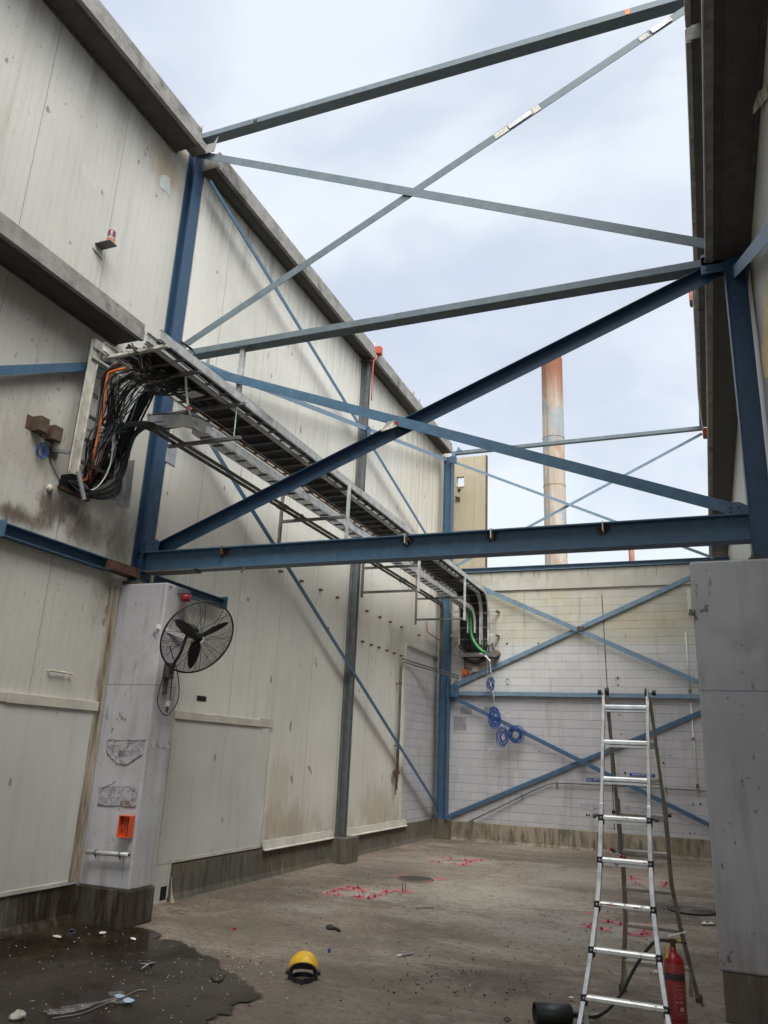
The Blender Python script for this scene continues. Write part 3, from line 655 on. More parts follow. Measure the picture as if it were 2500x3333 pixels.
column('tall dark blue steel column standing on the left concrete pier', -6.675, -6.525, 7.81, 8.02, 3.83, 10.74, M['shaded_navy'])
column('dark blue steel column standing on the right concrete pier', .495, .70, 7.80, 8.04, 3.765, 10.6, M['shaded_navy'], True, ihp(.20, .22, .012, .20))
mc = column('grey ribbed steel column halfway along the long cream wall', -6.52, -6.34, 14.12, 14.24, .43, 10.2, M['galvcol'], False, [(-.09, -.06), (-.035, -.06), (-.035, -.03), (.035, -.03), (.035, -.06), (.09, -.06), (.09, -.03), (.06, -.03), (.06, .03), (.09, .03), (.09, .06), (-.09, .06)])
build('head_plate', MB().box(-6.54, -6.28, 14.08, 14.28, 10.12, 10.19), M['brown'], mc)
fc = column('far blue steel corner column where the long wall meets the block wall', -6.36, -6.12, 19.62, 19.86, .456, 10.0, M['blue'], False)
build('end_cleat', MB().box(-6.14, -6.06, 19.66, 19.82, 9.86, 10.12), M['pale'], fc)
build('base_gusset', MB().slab([(-6.13, 19.60, .47), (-5.96, 19.60, .47), (-6.13, 19.60, .75)], (0, .012, 0)), M['blue'], fc)

# main cross beam, I-section lying with its web upright
bm_ = thing('steel_beam', 'heavy rust-marked blue cross beam spanning from pier to pier', 'beam', (-3, 7.9, 3.98))
bx0, bx1 = -6.52, .50
build('beam_section', MB().ext([(-.09, 0), (.09, 0), (.09, .014), (.006, .014), (.006, .246), (.09, .246), (.09, .26), (-.09, .26), (-.09, .246), (-.006, .246), (-.006, .014), (-.09, .014)], (bx0, 7.9, 3.975), (bx1, 7.9, 3.975), (0, 1, 0), (0, 0, 1)), M['beamblue'], bm_)
for x in (-5.35, -2.97, -2.0, -.85):
    build('stiffener_clip', MB().box(x, x + .012, 7.80, 7.893, 4.14, 4.245), M['railcream'] if x > -3 else M['rust'], bm_)
    pr = [(x + .006 + R_(.5, 1.1) * .085 * math.cos(a * PI / 8), 7.8935, 4.19 + R_(.5, 1.1) * (.045 if a < 9 else .085) * math.sin(a * PI / 8)) for a in range(16)]
    build('rust_patch', MB().slab(pr, (0, -.001, 0)), M['bloom'], bm_)
build('bottom_plate', MB().box(-5.62, -5.1, 7.79, 7.86, 3.962, 3.974).box(-6.42, -5.72, 7.77, 7.99, 3.955, 3.974), M['galvdark'], bm_)
build('hook_wire', MB().tube(spline([(-2.95, 7.80, 4.25), (-2.93, 7.77, 4.2), (-2.88, 7.78, 4.14)]), .005, 6).tube(spline([(-5.0, 7.83, 3.985), (-5.0, 7.8, 3.92), (-5.03, 7.8, 3.9)]), .008, 6), M['rust'], bm_)

def hollow(label, p0, p1, w, h, mat, name='steel_beam', cat='beam', extra=None):
    t = thing(name, label, cat, (V(p0) + V(p1)) / 2)
    build('beam_section', MB().bar(p0, p1, w, h), mat, t, bevel=.006)
    if extra:
        for nm, mb, mt in extra: build(nm, mb, mt, t)
    return t
# C-section: upright face + folded flange behind
CP_ = lambda h, d, t=.008: [(0, 0), (d, 0), (d, .03), (d - t, .03), (d - t, t), (t, t), (t, h - t), (d, h - t), (d, h), (0, h)]
t = thing('steel_beam', 'topmost grey blue roof beam crossing from left eave to right eave', 'beam', (-3, 7.9, 10.74))
build('beam_section', MB().box(-6.68, .50, 7.86, 8.03, 10.745, 10.84), M['slate'], t, bevel=.004)
build('paint_mark', MB().box(-.33, -.27, 7.855, 7.86, 10.75, 10.83), M['orangec'], t)
build('sleeve_tab', MB().box(-5.62, -5.56, 7.852, 7.86, 10.76, 10.80), M['black'], t)
t = thing('steel_beam', 'grey blue middle cross beam carrying the tray hanger rod', 'beam', (-3, 7.9, 7.0))
build('beam_section', MB().box(-6.52, .50, 7.86, 8.03, 7.01, 7.10), M['slate'], t, bevel=.004)
build('end_cleat', MB().box(.28, .48, 7.83, 7.86, 7.0, 7.13), M['pale'], t)

def brace(label, p0, p1, normal, leg, depth, mat, flip=1, name='steel_brace', extra=None, group=None, zc=None, zt=None):
    """steel angle: visible leg in the bay plane, second leg folded back along -normal"""
    p0, p1, nr = V(p0), V(p1), V(normal).normalized(); d = (p1 - p0).normalized(); up = nr.cross(d).normalized()
    if up.z < 0: up = -up
    t = .008; L, D = leg / 2, depth
    if flip > 0: poly = [(0, -L), (0, L), (-D, L), (-D, L - t), (-t, L - t), (-t, -L)]
    elif flip < 0: poly = [(0, -L), (-D, -L), (-D, -L + t), (-t, -L + t), (-t, L), (0, L)]
    else: poly = [(-D, -L), (-D, L), (0, L), (0, L - t), (-D + t, L - t), (-D + t, -L)]
    o = thing(name, label, 'brace', (p0 + p1) / 2, group)
    bmb = MB().ext(poly, p0, p1, nr, up)
    for i, v in enumerate(bmb.v):      # ends sawn level with what they sit on
        if zc is not None and v.z < zc: bmb.v[i] = v + d * ((zc - v.z) / d.z)
        if zt is not None and v.z > zt: bmb.v[i] = v + d * ((zt - v.z) / d.z)
    build('brace_section', bmb, mat, o)
    if extra:
        for nm, mb, mt in extra: build(nm, mb, mt, o)
    return o
F = (0, -1, 0)
d1a, d1b = V((.44, 7.85, 10.60)), V((-6.52, 7.85, 7.075))
ex = []
dd = (d1b - d1a).normalized(); up_ = V((0, 0, 1)) - dd * dd.z; up_.normalize()
def onb(a, b, off, w): 
    p, q = d1a + dd * a, d1a + dd * b
    return MB().bar(p + V((0, -off, 0)), q + V((0, -off, 0)), .006, w, up_)
brace('long grey diagonal brace with flaking white patches, rising to the top right', d1a, d1b, F, .105, .09, M['slate'], 1, extra=[
    ('flaked_patch', onb(.58, .70, .003, .07), M['paper']), ('splice_plate', onb(.28, .54, .012, .075), M['galv']),
    ('flaked_patch', onb(2.06, 2.16, .003, .09), M['paper']), ('splice_plate', onb(2.17, 2.50, .012, .07), M['galv']), ('flaked_patch', onb(2.51, 2.70, .003, .08), M['paper'])])
t = brace('thin grey diagonal brace falling from the top left to the right column', (-6.52, 7.83, 10.42), (.48, 7.83, 7.20), F, .115, .07, M['slate'], 1)
brace('dark blue diagonal angle brace rising steeply from the left beam end to the right', (-6.7, 7.88, 4.15), (.52, 7.88, 7.03), F, .15, .10, M['shaded_navy'], 0, zc=4.236)
brace('blue diagonal brace falling from the cable tray to the right beam end', (-6.54, 7.86, 6.96), (.62, 7.86, 4.20), F, .118, .06, M['lblue'], 1, zc=4.237)
tp = thing('rag', 'white and red cloth rag caught where the two blue diagonal braces cross', 'rag', at(1275, 1385, 1, 7.75))
m = MB(); P = [(1243, 1394), (1262, 1372), (1286, 1369), (1300, 1378), (1290, 1388), (1262, 1399), (1240, 1404)]
m.slab([at(a, b, 1, 7.72 + R_(-.02, .02)) for a, b in P], (0, .01, 0)); build('cloth', m, M['paper'], tp)
m = MB(); P = [(1286, 1369), (1298, 1376), (1297, 1384), (1280, 1376)]
m.slab([at(a, b, 1, 7.70) for a, b in P], (0, .006, 0)); build('red_fold', m, M['redc'], tp)
G = (1, 0, 0); XB = -6.33
brace('slim blue brace falling away along the long wall from the left column top', (XB, 7.95, 9.98), (XB, 20.0, 6.86), G, .075, .06, M['lblue'], 1)
brace('slim pale blue brace climbing along the long wall to the far column top', (XB + .02, 8.0, 7.02), (XB + .02, 19.75, 9.92), G, .09, .06, M['pale'], 1)
brace('blue brace falling along the long wall to the foot of the far corner column', (XB, 8.0, 6.40), (XB, 19.95, .58), G, .085, .06, M['blue'], 1)
# near-wall blue brace (rises towards the column), right-wall brace
brace('blue brace crossing the near cream wall behind the hanging cables', (-6.56, 3.6, 4.62), (-6.56, 7.82, 6.92), G, .10, .07, M['lblue'], 1)
brace('pale blue brace dropping towards the viewer from the right column', (.58, 7.80, 6.84), (.58, 2.2, 3.76), (-1, 0, 0), .12, .07, M['pale'], 1)
# stub beams left behind on the left wall
t = thing('steel_beam', 'cut stub of dark blue beam on the near cream wall above the lining', 'beam', (-6.6, 6.8, 3.9))
build('beam_section', MB().ext([(0, 0), (.10, 0), (.10, .012), (.012, .012), (.012, .128), (.10, .128), (.10, .14), (0, .14)], (-6.672, 5.70, 3.88), (-6.672, 7.35, 3.88), (1, 0, 0), (0, 0, 1)), M['blue'], t)
build('end_plate', MB().box(-6.67, -6.53, 5.68, 5.70, 3.86, 4.04), M['lblue'], t)
build('splice_plate', MB().box(-6.60, -6.50, 7.28, 7.80, 3.90, 4.0).box(-6.66, -6.5, 7.28, 7.80, 3.885, 3.9), M['rust'], t)
t = thing('steel_beam', 'cut stub of dark blue beam behind the wall fan', 'beam', (-6.4, 8.8, 3.86))
build('beam_section', MB().ext([(0, 0), (.08, 0), (.08, .012), (.012, .012), (.012, .118), (.08, .118), (.08, .13), (0, .13)], (-6.46, 8.02, 3.83), (-6.46, 9.55, 3.83), (1, 0, 0), (0, 0, 1)), M['blue'], t)
build('end_plate', MB().box(-6.46, -6.34, 9.55, 9.57, 3.82, 3.99), M['blue'], t)

def gusset(label, c, w, h, ax_='y', cut=.4):
    c = V(c); o = thing('gusset_plate', label, 'plate', c, 'bolted plates on the blue steel frame')
    P = [(-w / 2, -h / 2), (w / 2, -h / 2), (w / 2, h / 2 * (1 - cut)), (w / 2 * (1 - cut), h / 2), (-w / 2, h / 2)]
    f = (lambda a, b: c + V((a, 0, b))) if ax_ == 'y' else (lambda a, b: c + V((0, a, b)))
    th = V((0, -.01, 0)) if ax_ == 'y' else V((.01, 0, 0)); build('plate', MB().slab([f(a, b) for a, b in P], th), M['blue'], o)
    for a, b in ((-.28, -.25), (.22, -.25), (-.28, .2), (.1, .2)):
        q = f(a * w, b * h) + th; build('bolt', MB().cyl(q, q + th * 1.2, .013, 6).cyl(q + th * 1.2, q + th * 2, .007, 8), M['galvdark'], o)
gusset('bolted plate under the left end of the middle cross beam', (-6.40, 7.84, 6.97), .24, .16)
gusset('bolted plate where the top left brace meets the column', (-6.42, 7.825, 10.45), .22, .16)
gusset('bolted plate at the left end of the heavy rust-marked beam', (-6.42, 7.865, 4.32), .20, .16)
gusset('bolted plate at the right end of the middle cross beam', (.38, 7.84, 7.0), .22, .2)
gusset('bolted plate at the right end of the heavy rust-marked beam', (.40, 7.865, 4.30), .2, .12, 'y', .7)
gusset('bolted plate on the mid column where the wall braces cross', (-6.29, 14.16, 8.49), .2, .22, 'x')
gusset('bolted plate where wall braces end at the far column head', (-6.08, 19.60, 9.86), .2, .2)
gusset('bolted plate at the crossing on the lower back wall', (-2.82, 19.78, 1.95), .16, .14)
gusset('bolted plate by the far column at mid height on the back wall', (-5.98, 19.76, 3.55), .22, .3)
# back-bay bracing in front of the block wall
YK = YB - .14
brace('weathered upper brace on the back wall sloping down to the right', (-6.1, YK, 6.60), (.3, YK, 3.62), F, .11, .05, M['pale'], -1, extra=[('rust_cleat', MB().box(-2.86, -2.68, YK - .03, YK - .002, 5.06, 5.16), M['rust'])])
brace('upper brace on the back wall sloping up to the right', (-6.12, YK + .07, 3.66), (.3, YK + .07, 6.52), F, .11, .05, M['pale'], 1)
brace('lower brace on the back wall sloping down to the right behind the ladder', (-6.12, YK, 3.42), (.3, YK, .54), F, .10, .05, M['blue'], -1)
brace('lower brace on the back wall sloping up to the right behind the ladder', (-6.1, YK + .07, .53), (.3, YK + .07, 3.34), F, .10, .05, M['blue'], 1)
t = thing('steel_beam', 'rust-spotted blue rail running across the back wall at mid height', 'beam', (-3, YK, 3.47))
build('beam_section', MB().ext([(0, 0), (.12, 0), (.12, .1), (.108, .1), (.108, .012), (0, .012)], (-6.13, YB - .002, 3.45), (.3, YB - .002, 3.45), (0, -1, 0), (0, 0, 1)), M['pale'], t)
# eave-level bracing above the back wall
t = thing('steel_beam', 'thin far eave beam crossing behind the chimney', 'beam', (-3, 20, 10.1))
build('beam_section', MB().box(-6.13, .42, 19.72, 19.84, 10.06, 10.15), M['slate'], t)
build('end_cleat', MB().slab([(-6.02, 19.7, 10.15), (-5.86, 19.7, 10.15), (-5.98, 19.7, 10.27)], (0, .01, 0)), M['pale'], t)
brace('thin far brace falling to the right behind the main beam', (-6.18, 19.7, 9.86), (.4, 19.7, 6.72), F, .07, .05, M['pale'], 1)
brace('thin far brace rising to the red box on the right eave', (.38, 19.78, 9.96), (-6.1, 19.78, 6.8), F, .07, .05, M['pale'], 1)

# ================================================================= CABLE TRAYS
def tray(name, label, xs, y0, y1, zb, zt, rungstep, mat, rmat, bend=None, zend=None, rw=.03, rails=None):
    """cable ladder along y; optionally turns down in front of the back wall"""
    t = thing(name, label, 'cable tray', ((xs[0] + xs[1]) / 2, (y0 + y1) / 2, zb)); h = zt - zb
    path = [V((0, y0, zb)), V((0, y1, zb))]; nrm = [V((0, 0, 1))] * 2
    if bend:
        for k in range(1, 9):
            a = k / 8 * PI / 2; path.append(V((0, y1 + (bend + h) * math.sin(a) * 1., zb + 0 - (bend) * (1 - math.cos(a)))) ); nrm.append(V((0, math.sin(a), math.cos(a))))
            path[-1] = V((0, y1 + bend * math.sin(a), zb - bend * (1 - math.cos(a))))
        path.append(V((0, y1 + bend, zend))); nrm.append(V((0, 1, 0)))
    for x in xs:
        m = MB(); s = 1 if x == xs[-1] else -1
        vs = []
        for p, n in zip(path, nrm):
            for a, b in ((0, 0), (.006 * s, 0), (.006 * s, h), (0, h)): vs.append(V((x + a, p.y, p.z)) + n * b)
            for a, b in ((-.025 * s, 0), (0, 0), (0, .005), (-.025 * s, .005)): vs.append(V((x + a, p.y, p.z)) + n * b)
            for a, b in ((-.018 * s, h - .005), (.006 * s, h - .005), (.006 * s, h), (-.018 * s, h)): vs.append(V((x + a, p.y, p.z)) + n * b)
        K = 12; fs = []
        for i in range(len(path) - 1):
            for g_ in (0, 4, 8):
                for k in range(4): fs.append((i * K + g_ + k, i * K + g_ + (k + 1) % 4, (i + 1) * K + g_ + (k + 1) % 4, (i + 1) * K + g_ + k))
        for g_ in (0, 4, 8): fs.append((g_, g_ + 1, g_ + 2, g_ + 3)); e = (len(path) - 1) * K + g_; fs.append((e, e + 1, e + 2, e + 3))
        m.add(vs, fs); build('side_rail', m, mat, t)
    y = y0 + rungstep * .6
    while y < y1:
        build('rung', MB().box(xs[0], xs[1], y, y + rw, zb + .006, zb + .028), rmat, t); y += rungstep
    if bend:
        for a in (25, 55, 85):
            a = math.radians(a); p = V((0, y1 + bend * math.sin(a), zb - bend * (1 - math.cos(a)))); n = V((0, math.sin(a), math.cos(a))); d = V((0, math.cos(a), -math.sin(a)))
            build('rung', MB().bar(V((xs[0], p.y, p.z)) + n * .015, V((xs[1], p.y, p.z)) + n * .015, .022, rw, d), rmat, t)
        z = zb - bend - .35
        while z > zend + .05:
            build('rung', MB().box(xs[0], xs[1], y1 + bend + .006, y1 + bend + .028, z, z + rw), rmat, t); z -= rungstep
    return t
tray('cable_tray', 'wide cable ladder packed with black cables running to the far wall', [-5.87, -5.30], 5.93, 19.2, 5.99, 6.10, .30, M['railcream'], M['galvdark'], .50, 4.72)
tray('cable_tray', 'narrow cable ladder beside the wide one, its bright outer rail facing the yard', [-5.265, -5.085], 5.90, 19.2, 5.99, 6.10, .30, M['galv'], M['galvdark'], .50, 4.72)
tray('cable_tray', 'small bright cable ladder hung below the wide tray', [-5.60, -5.40], 7.3, 19.15, 5.54, 5.64, .28, M['alu'], M['galvdark'], .38, 5.0, .025)

def cable_run(label, x0, x1, n, z, r, y0, y1, ys, bend, zend, mats, nm='cable_run', fan=0):
    t = thing(nm, label, 'cables', ((x0 + x1) / 2, (y0 + ys) / 2, z))
    for i in range(n):
        x = x0 + (x1 - x0) * (i + .5) / n + R_(-.006, .006); zz = z + (i % 2) * r * 1.1
        pts = []; y = y0 + R_(0, .1); ph = R_(0, 9)
        while y < ys: pts.append((x + .008 * math.sin(y * 2.1 + ph) + R_(-.003, .003), y, zz + .004 * math.sin(y * 3 + ph))); y += .6
        if bend:
            b = bend - .0 + (zz - z) * 1.
            for k in range(0, 7): a = k / 6 * PI / 2; pts.append((x, ys + b * math.sin(a) + .03, zz - b * (1 - math.cos(a))))
            xe = x + fan * (x - (x0 + x1) / 2) + R_(-.03, .03)
            pts += [(x, ys + b + .03, zend + .25), (xe, ys + b - .0 + R_(-.03, .02), zend - .05 + R_(-.05, .05)), (xe * .4 + (-5.3) * .6 + R_(-.1, .1), ys + b + .05, zend - .24 + R_(-.03, .03))]
        build('cable', MB().tube(pts, r * R_(.75, 1.1), 6), random.choice(mats), t)
    return t
ck = [M['cable']] * 4 + [M['cable2'], M['cable']]
cable_run('dense layer of black cables lying in the wide tray', -5.85, -5.32, 42, 6.037, .0125, 6.1, 19.2, 19.2, .50, 4.72, ck)
cable_run('thin bunch of black cables lying in the narrow tray', -5.25, -5.10, 11, 6.035, .009, 6.0, 19.2, 19.2, .50, 4.72, ck)
cable_run('single grey and copper wires lying loose beside the small ladder', -5.80, -5.62, 3, 5.93, .005, 7.2, 19.0, 18.9, 0, 0, [M['orangec'], M['cableg'], M['white']])

def hframe(y, label, zlow=4.98, left=True, bars=(5.0, 5.5, 5.955)):
    t = thing('tray_hanger', label, 'hanger', (-5.7, y, zlow), 'trapeze hangers under the cable trays')
    s = .045
    def tub(a, b): return MB().bar(a, b, s, s, (0, 1, 0))
    build('hanger_post', tub((-5.075, y, zlow - .02), (-5.075, y, 6.0)), M['galv'], t)
    build('hanger_post', tub((-6.28, y, zlow - .1), (-6.28, y, 5.98)), M['galvdark'], t)
    for z in bars: build('hanger_bar', MB().bar((-6.26, y, z), (-5.1, y, z), s, .042), M['galvdark'] if z < 5.9 else M['soffit'], t)
    return t
hframe(10.78, 'nearest square tube hanger frame under the trays, left of the mid column', 5.0, bars=(5.02, 5.48, 5.955))
hframe(14.22, 'square tube hanger frame fixed to the grey mid column', 5.0)
hframe(17.46, 'square tube hanger frame next to the far corner', 4.98)
t = thing('tray_hanger', 'hanger with slotted bars and thin rods hung from the middle cross beam', 'hanger', (-5.4, 7.9, 5.55))
build('drop_post', MB().bar((-5.42, 7.93, 6.26), (-5.42, 7.93, 7.0), .07, .045, (0, 1, 0)), M['galv'], t)
build('fixing_plate', MB().box(-5.52, -5.3, 7.87, 8.0, 7.0, 7.012), M['galvdark'], t)
build('hanger_bar', MB().bar((-6.2, 7.52, 5.965), (-5.03, 7.52, 5.965), .05, .04), M['galvdark'], t)
build('hanger_bar', MB().bar((-6.1, 7.52, 5.515), (-5.04, 7.52, 5.515), .05, .04), M['galvdark'], t)
build('hanger_rod', MB().cyl((-5.14, 7.52, 5.5), (-5.14, 7.52, 6.08), .008, 8), simple('pale_green_rod', (.35, .48, .40), .5), t)
build('hanger_rod', MB().cyl((-6.06, 7.52, 5.5), (-6.06, 7.52, 6.08), .008, 8), M['galv'], t)
# tray end cross members near the viewer
t = thing('cable_tray', 'broken near end of the cable trays with loose cross bars', 'cable tray', (-5.6, 6.1, 5.96))
build('cross_bar', MB().bar((-5.93, 6.04, 5.97), (-5.06, 6.02, 5.97), .045, .035), M['railcream'], t)
build('cross_bar', MB().bar((-5.95, 6.62, 5.965), (-5.06, 6.62, 5.965), .045, .035), M['galvdark'], t)
build('turn_rail', MB().box(-6.50, -6.43, 6.36, 7.05, 6.36, 6.48).box(-6.5, -6.42, 6.36, 7.0, 6.22, 6.25), M['railcream'], t)
for y in (6.62, 7.04): build('turn_rail', MB().bar((-6.46, y, 6.39), (-5.9, y, 6.105), .01, .1), M['galvdark'], t)
build('torn_plate', MB().slab([(-5.68, 6.9, 5.955), (-5.42, 6.86, 5.93), (-5.36, 7.15, 5.95), (-5.6, 7.2, 5.965)], (0, 0, .004)), M['galv'], t)

# vertical rack on the near wall
t = thing('cable_rack', 'upright slotted cable rack on the near wall carrying hanging cables', 'cable rack', (-6.5, 6.7, 4.6))
build('side_rail', MB().ext([(-.07, 0), (.075, 0), (.075, .02), (.06, .02), (.06, .006), (-.055, .006), (-.055, .02), (-.07, .02)], (-6.46, 6.38, 4.78), (-6.46, 6.40, 6.44), (0, 1, 0), (1, 0, 0)), M['railcream'], t)
build('side_rail', MB().ext([(-.075, 0), (.075, 0), (.075, .02), (.06, .02), (.06, .006), (-.055, .006), (-.055, .02), (-.075, .02)], (-6.50, 7.14, 4.72), (-6.50, 7.12, 6.32), (0, 1, 0), (1, 0, 0)), M['galv'], t)
for z in (4.98, 5.26, 5.55, 5.83, 6.1): build('rung', MB().bar((-6.5, 6.44, z), (-6.5, 7.1, z), .02, .04), M['soffit'], t)
build('standoff_bracket', MB().bar((-6.66, 6.22, 5.02), (-6.46, 6.30, 5.0), .03, .035).box(-6.68, -6.66, 6.12, 6.32, 4.95, 5.05), M['galvdark'], t)
build('conduit_stub', MB().cyl((-6.42, 6.42, 4.82), (-6.40, 6.56, 4.52), .024, 12), M['cableg'], t)

# cable tangle: every run is its own cable, gathered at the hole in the near wall
t = thing('cable_tangle', 'tangle of black cables drooping from the tray end into the wall hole', 'cables', (-6.2, 6.7, 4.6))
def C_(*pts): return [at(a, b, 0, x) for a, b, x in pts]
tq = lambda a, b: (250 + a / 2.552, 1050 + b / 2.552)
def cb(pts, r, mat, parent=t, name='cable', j=0.0, n=7):
    P = [V(p) + V((R_(-j, j), R_(-j, j), R_(-j, j))) for p in pts]
    build(name, MB().tube(spline(P, n), r, 7), mat, parent)
for k in range(24):      # thick bunch: tray -> diagonal down -> hole
    o = R_(-1, 1); q = R_(-1, 1)
    cb([at(*tq(880 + 40 * o, 395 + 22 * q), 0, -5.35), at(*tq(700 + 20 * o, 440 + 20 * q), 0, -5.75), at(*tq(565 + 50 * o, 640 + 30 * q), 0, -6.1), at(*tq(455 + 48 * o, 860 + 40 * q), 0, -6.3), at(*tq(370 + 42 * o, 1060 + 40 * q), 0, -6.45), at(*tq(230 + 40 * q, 1260 + 40 * o), 0, -6.6), at(*tq(60 + 90 * q, 1350 + 30 * o), 0, -6.7)], R_(.009, .015), random.choice(ck))
for k in range(20):      # bunch hugging the rack: tray -> sweep left -> straight down
    o = R_(-1, 1); q = R_(-1, 1)
    cb([at(*tq(860 + 30 * q, 400 + 20 * o), 0, -5.4), at(*tq(620, 440 + 16 * o), 0, -5.9), at(*tq(400 + 10 * o, 460 + 20 * q), 0, -6.2), at(*tq(310 + 22 * o, 560), 0, -6.35), at(*tq(285 + 30 * o, 760), 0, -6.44), at(*tq(245 + 26 * o, 1050), 0, -6.48), at(*tq(200 + 45 * q, 1290), 0, -6.6), at(*tq(20 + 60 * q, 1340 + 20 * o), 0, -6.7)], R_(.008, .013), random.choice(ck))
for k in range(13):       # low loops
    o = R_(-1, 1); q = R_(-1, 1)
    cb([at(*tq(-30 + 50 * o, 1310), 0, -6.68), at(*tq(60 + 20 * o, 1390 + 45 * q), 0, -6.5), at(*tq(190 + 30 * q, 1430 + 40 * o), 0, -6.42), at(*tq(330 + 20 * o, 1370 + 60 * o), 0, -6.4), at(*tq(400 + 15 * q, 1200), 0, -6.42), at(*tq(445 + 20 * o, 950), 0, -6.35), at(*tq(520 + 20 * q, 700), 0, -6.2)], R_(.007, .011), random.choice(ck))
for a in range(14):       # thin strays left of the orange conduit
    o = R_(-1, 1); q = R_(-1, 1)
    cb([at(*tq(560 + 60 * o, 330), 0, -5.8), at(*tq(330 + 40 * q, 350 + 20 * o), 0, -6.2), at(*tq(215 + 25 * q, 500), 0, -6.38), at(*tq(180 + 25 * o, 800 + 60 * q), 0, -6.44), at(*tq(120 + 30 * q, 1060), 0, -6.5), at(*tq(90 + 50 * o, 1250), 0, -6.62)], R_(.003, .007), random.choice([M['cable'], M['cable'], M['cableg'], M['cable2']]))
for (x0, y0_) , (x1, y1_), xx in (((80, 890), (360, 830), -6.2), ((360, 830), (860, 790), -5.9), ((120, 1060), (620, 650), -6.1), ((90, 900), (430, 900), -6.25)):
    cb([at(*tq(x0, y0_), 0, xx - .1), at(*tq((x0 + x1) / 2, (y0_ + y1_) / 2 + 25), 0, xx), at(*tq(x1, y1_), 0, xx + .15)], .005, M['cable2'])
for k in range(26):      # slack runs crossing the rack
    a, b = R_(560, 900), R_(330, 470); c_, d_ = R_(250, 520), R_(480, 760); e_, f_ = R_(90, 380), R_(900, 1250)
    cb([at(*tq(a, b), 0, -5.5), at(*tq((a + c_) / 2 + R_(-30, 30), (b + d_) / 2 - R_(20, 90)), 0, -5.85), at(*tq(c_, d_), 0, -6.2), at(*tq((c_ + e_) / 2 + R_(-25, 25), (d_ + f_) / 2), 0, -6.36), at(*tq(e_, f_), 0, -6.45), at(*tq(60 + R_(-30, 120), 1330 + R_(-30, 40)), 0, -6.64)], R_(.005, .011), random.choice(ck + [M['cableg']]))
for k in range(34):      # knot of ends over the tray mouth
    a, b = R_(430, 900), R_(160, 320)
    cb([at(*tq(a, b), 0, -5.6), at(*tq(a + R_(-70, 70), b + R_(-30, 40)), 0, -5.5), at(*tq(a + R_(20, 140), b + R_(20, 130)), 0, -5.4)], R_(.006, .012), M['cable'])
for k in range(55):      # loose ends below the tray mouth
    a, b = R_(480, 1080), R_(400, 600)
    cb([at(*tq(a, b), 0, -5.5), at(*tq(a + R_(30, 90), b + R_(-20, 40)), 0, -5.45), at(*tq(a + R_(90, 200), b + R_(-40, 20)), 0, -5.35)], R_(.006, .012), M['cable'])
def one_cable(label, pts, r, mat, name='cable'):
    m = MB().tube(spline(pts, 8), r, 8); single(name, m, mat, label, 'cable')
one_cable('thick orange flexible conduit hanging in front of the wall rack', [at(*tq(848, 288), 0, -5.25), at(*tq(790, 272), 0, -5.3), at(*tq(740, 305), 0, -5.45), at(*tq(500, 365), 0, -5.9), at(*tq(300, 405), 0, -6.2), at(*tq(250, 470), 0, -6.28), at(*tq(210, 760), 0, -6.34), at(*tq(150, 1060), 0, -6.4), at(*tq(95, 1270), 0, -6.5), at(*tq(60, 1310), 0, -6.56), at(*tq(-10, 1320), 0, -6.68)], .015, M['orangec'])
one_cable('thin red wire twisted beside the orange conduit', [at(*tq(360, 330), 0, -6.1), at(*tq(262, 430), 0, -6.3), at(*tq(255, 700), 0, -6.38), at(*tq(232, 900), 0, -6.4), at(*tq(200, 1100), 0, -6.45), at(*tq(130, 1300), 0, -6.55), at(*tq(80, 1330), 0, -6.62)], .005, M['redc'])
one_cable('pale cream cable curving down right of the orange conduit', [at(*tq(345, 430), 0, -6.2), at(*tq(318, 600), 0, -6.3), at(*tq(305, 850), 0, -6.36), at(*tq(290, 1120), 0, -6.38), at(*tq(230, 1290), 0, -6.4), at(*tq(130, 1390), 0, -6.45), at(*tq(20, 1350), 0, -6.6)], .008, M['white'])
one_cable('thin pale blue-green wire hanging through the black cable bunch', [at(*tq(490, 360), 0, -5.9), at(*tq(490, 480), 0, -6.0), at(*tq(505, 580), 0, -6.05), at(*tq(490, 690), 0, -6.1), at(*tq(430, 850), 0, -6.2)], .005, M['bluetape'])
t = thing('cable', 'white twin cable hanging straight down from the tray end', 'cable', at(*tq(900, 420), 0, -5.3))
for dx in (0, 9):
    build('strand', MB().tube(spline([at(*tq(900 + dx, 400), 0, -5.3), at(*tq(905 + dx, 540), 0, -5.3), at(*tq(918 + dx, 680), 0, -5.28), at(*tq(935 + dx, 760), 0, -5.3), at(*tq(960 + dx, 850), 0, -5.4), at(*tq(1060 + dx, 926), 0, -5.45)]), .007, 7), M['white'], t)
build('red_tag', MB().slab([at(*tq(918, 690), 0, -5.25), at(*tq(940, 690), 0, -5.25), at(*tq(945, 725), 0, -5.25), at(*tq(922, 722), 0, -5.25)], (.004, 0, 0)), M['redc'], t)
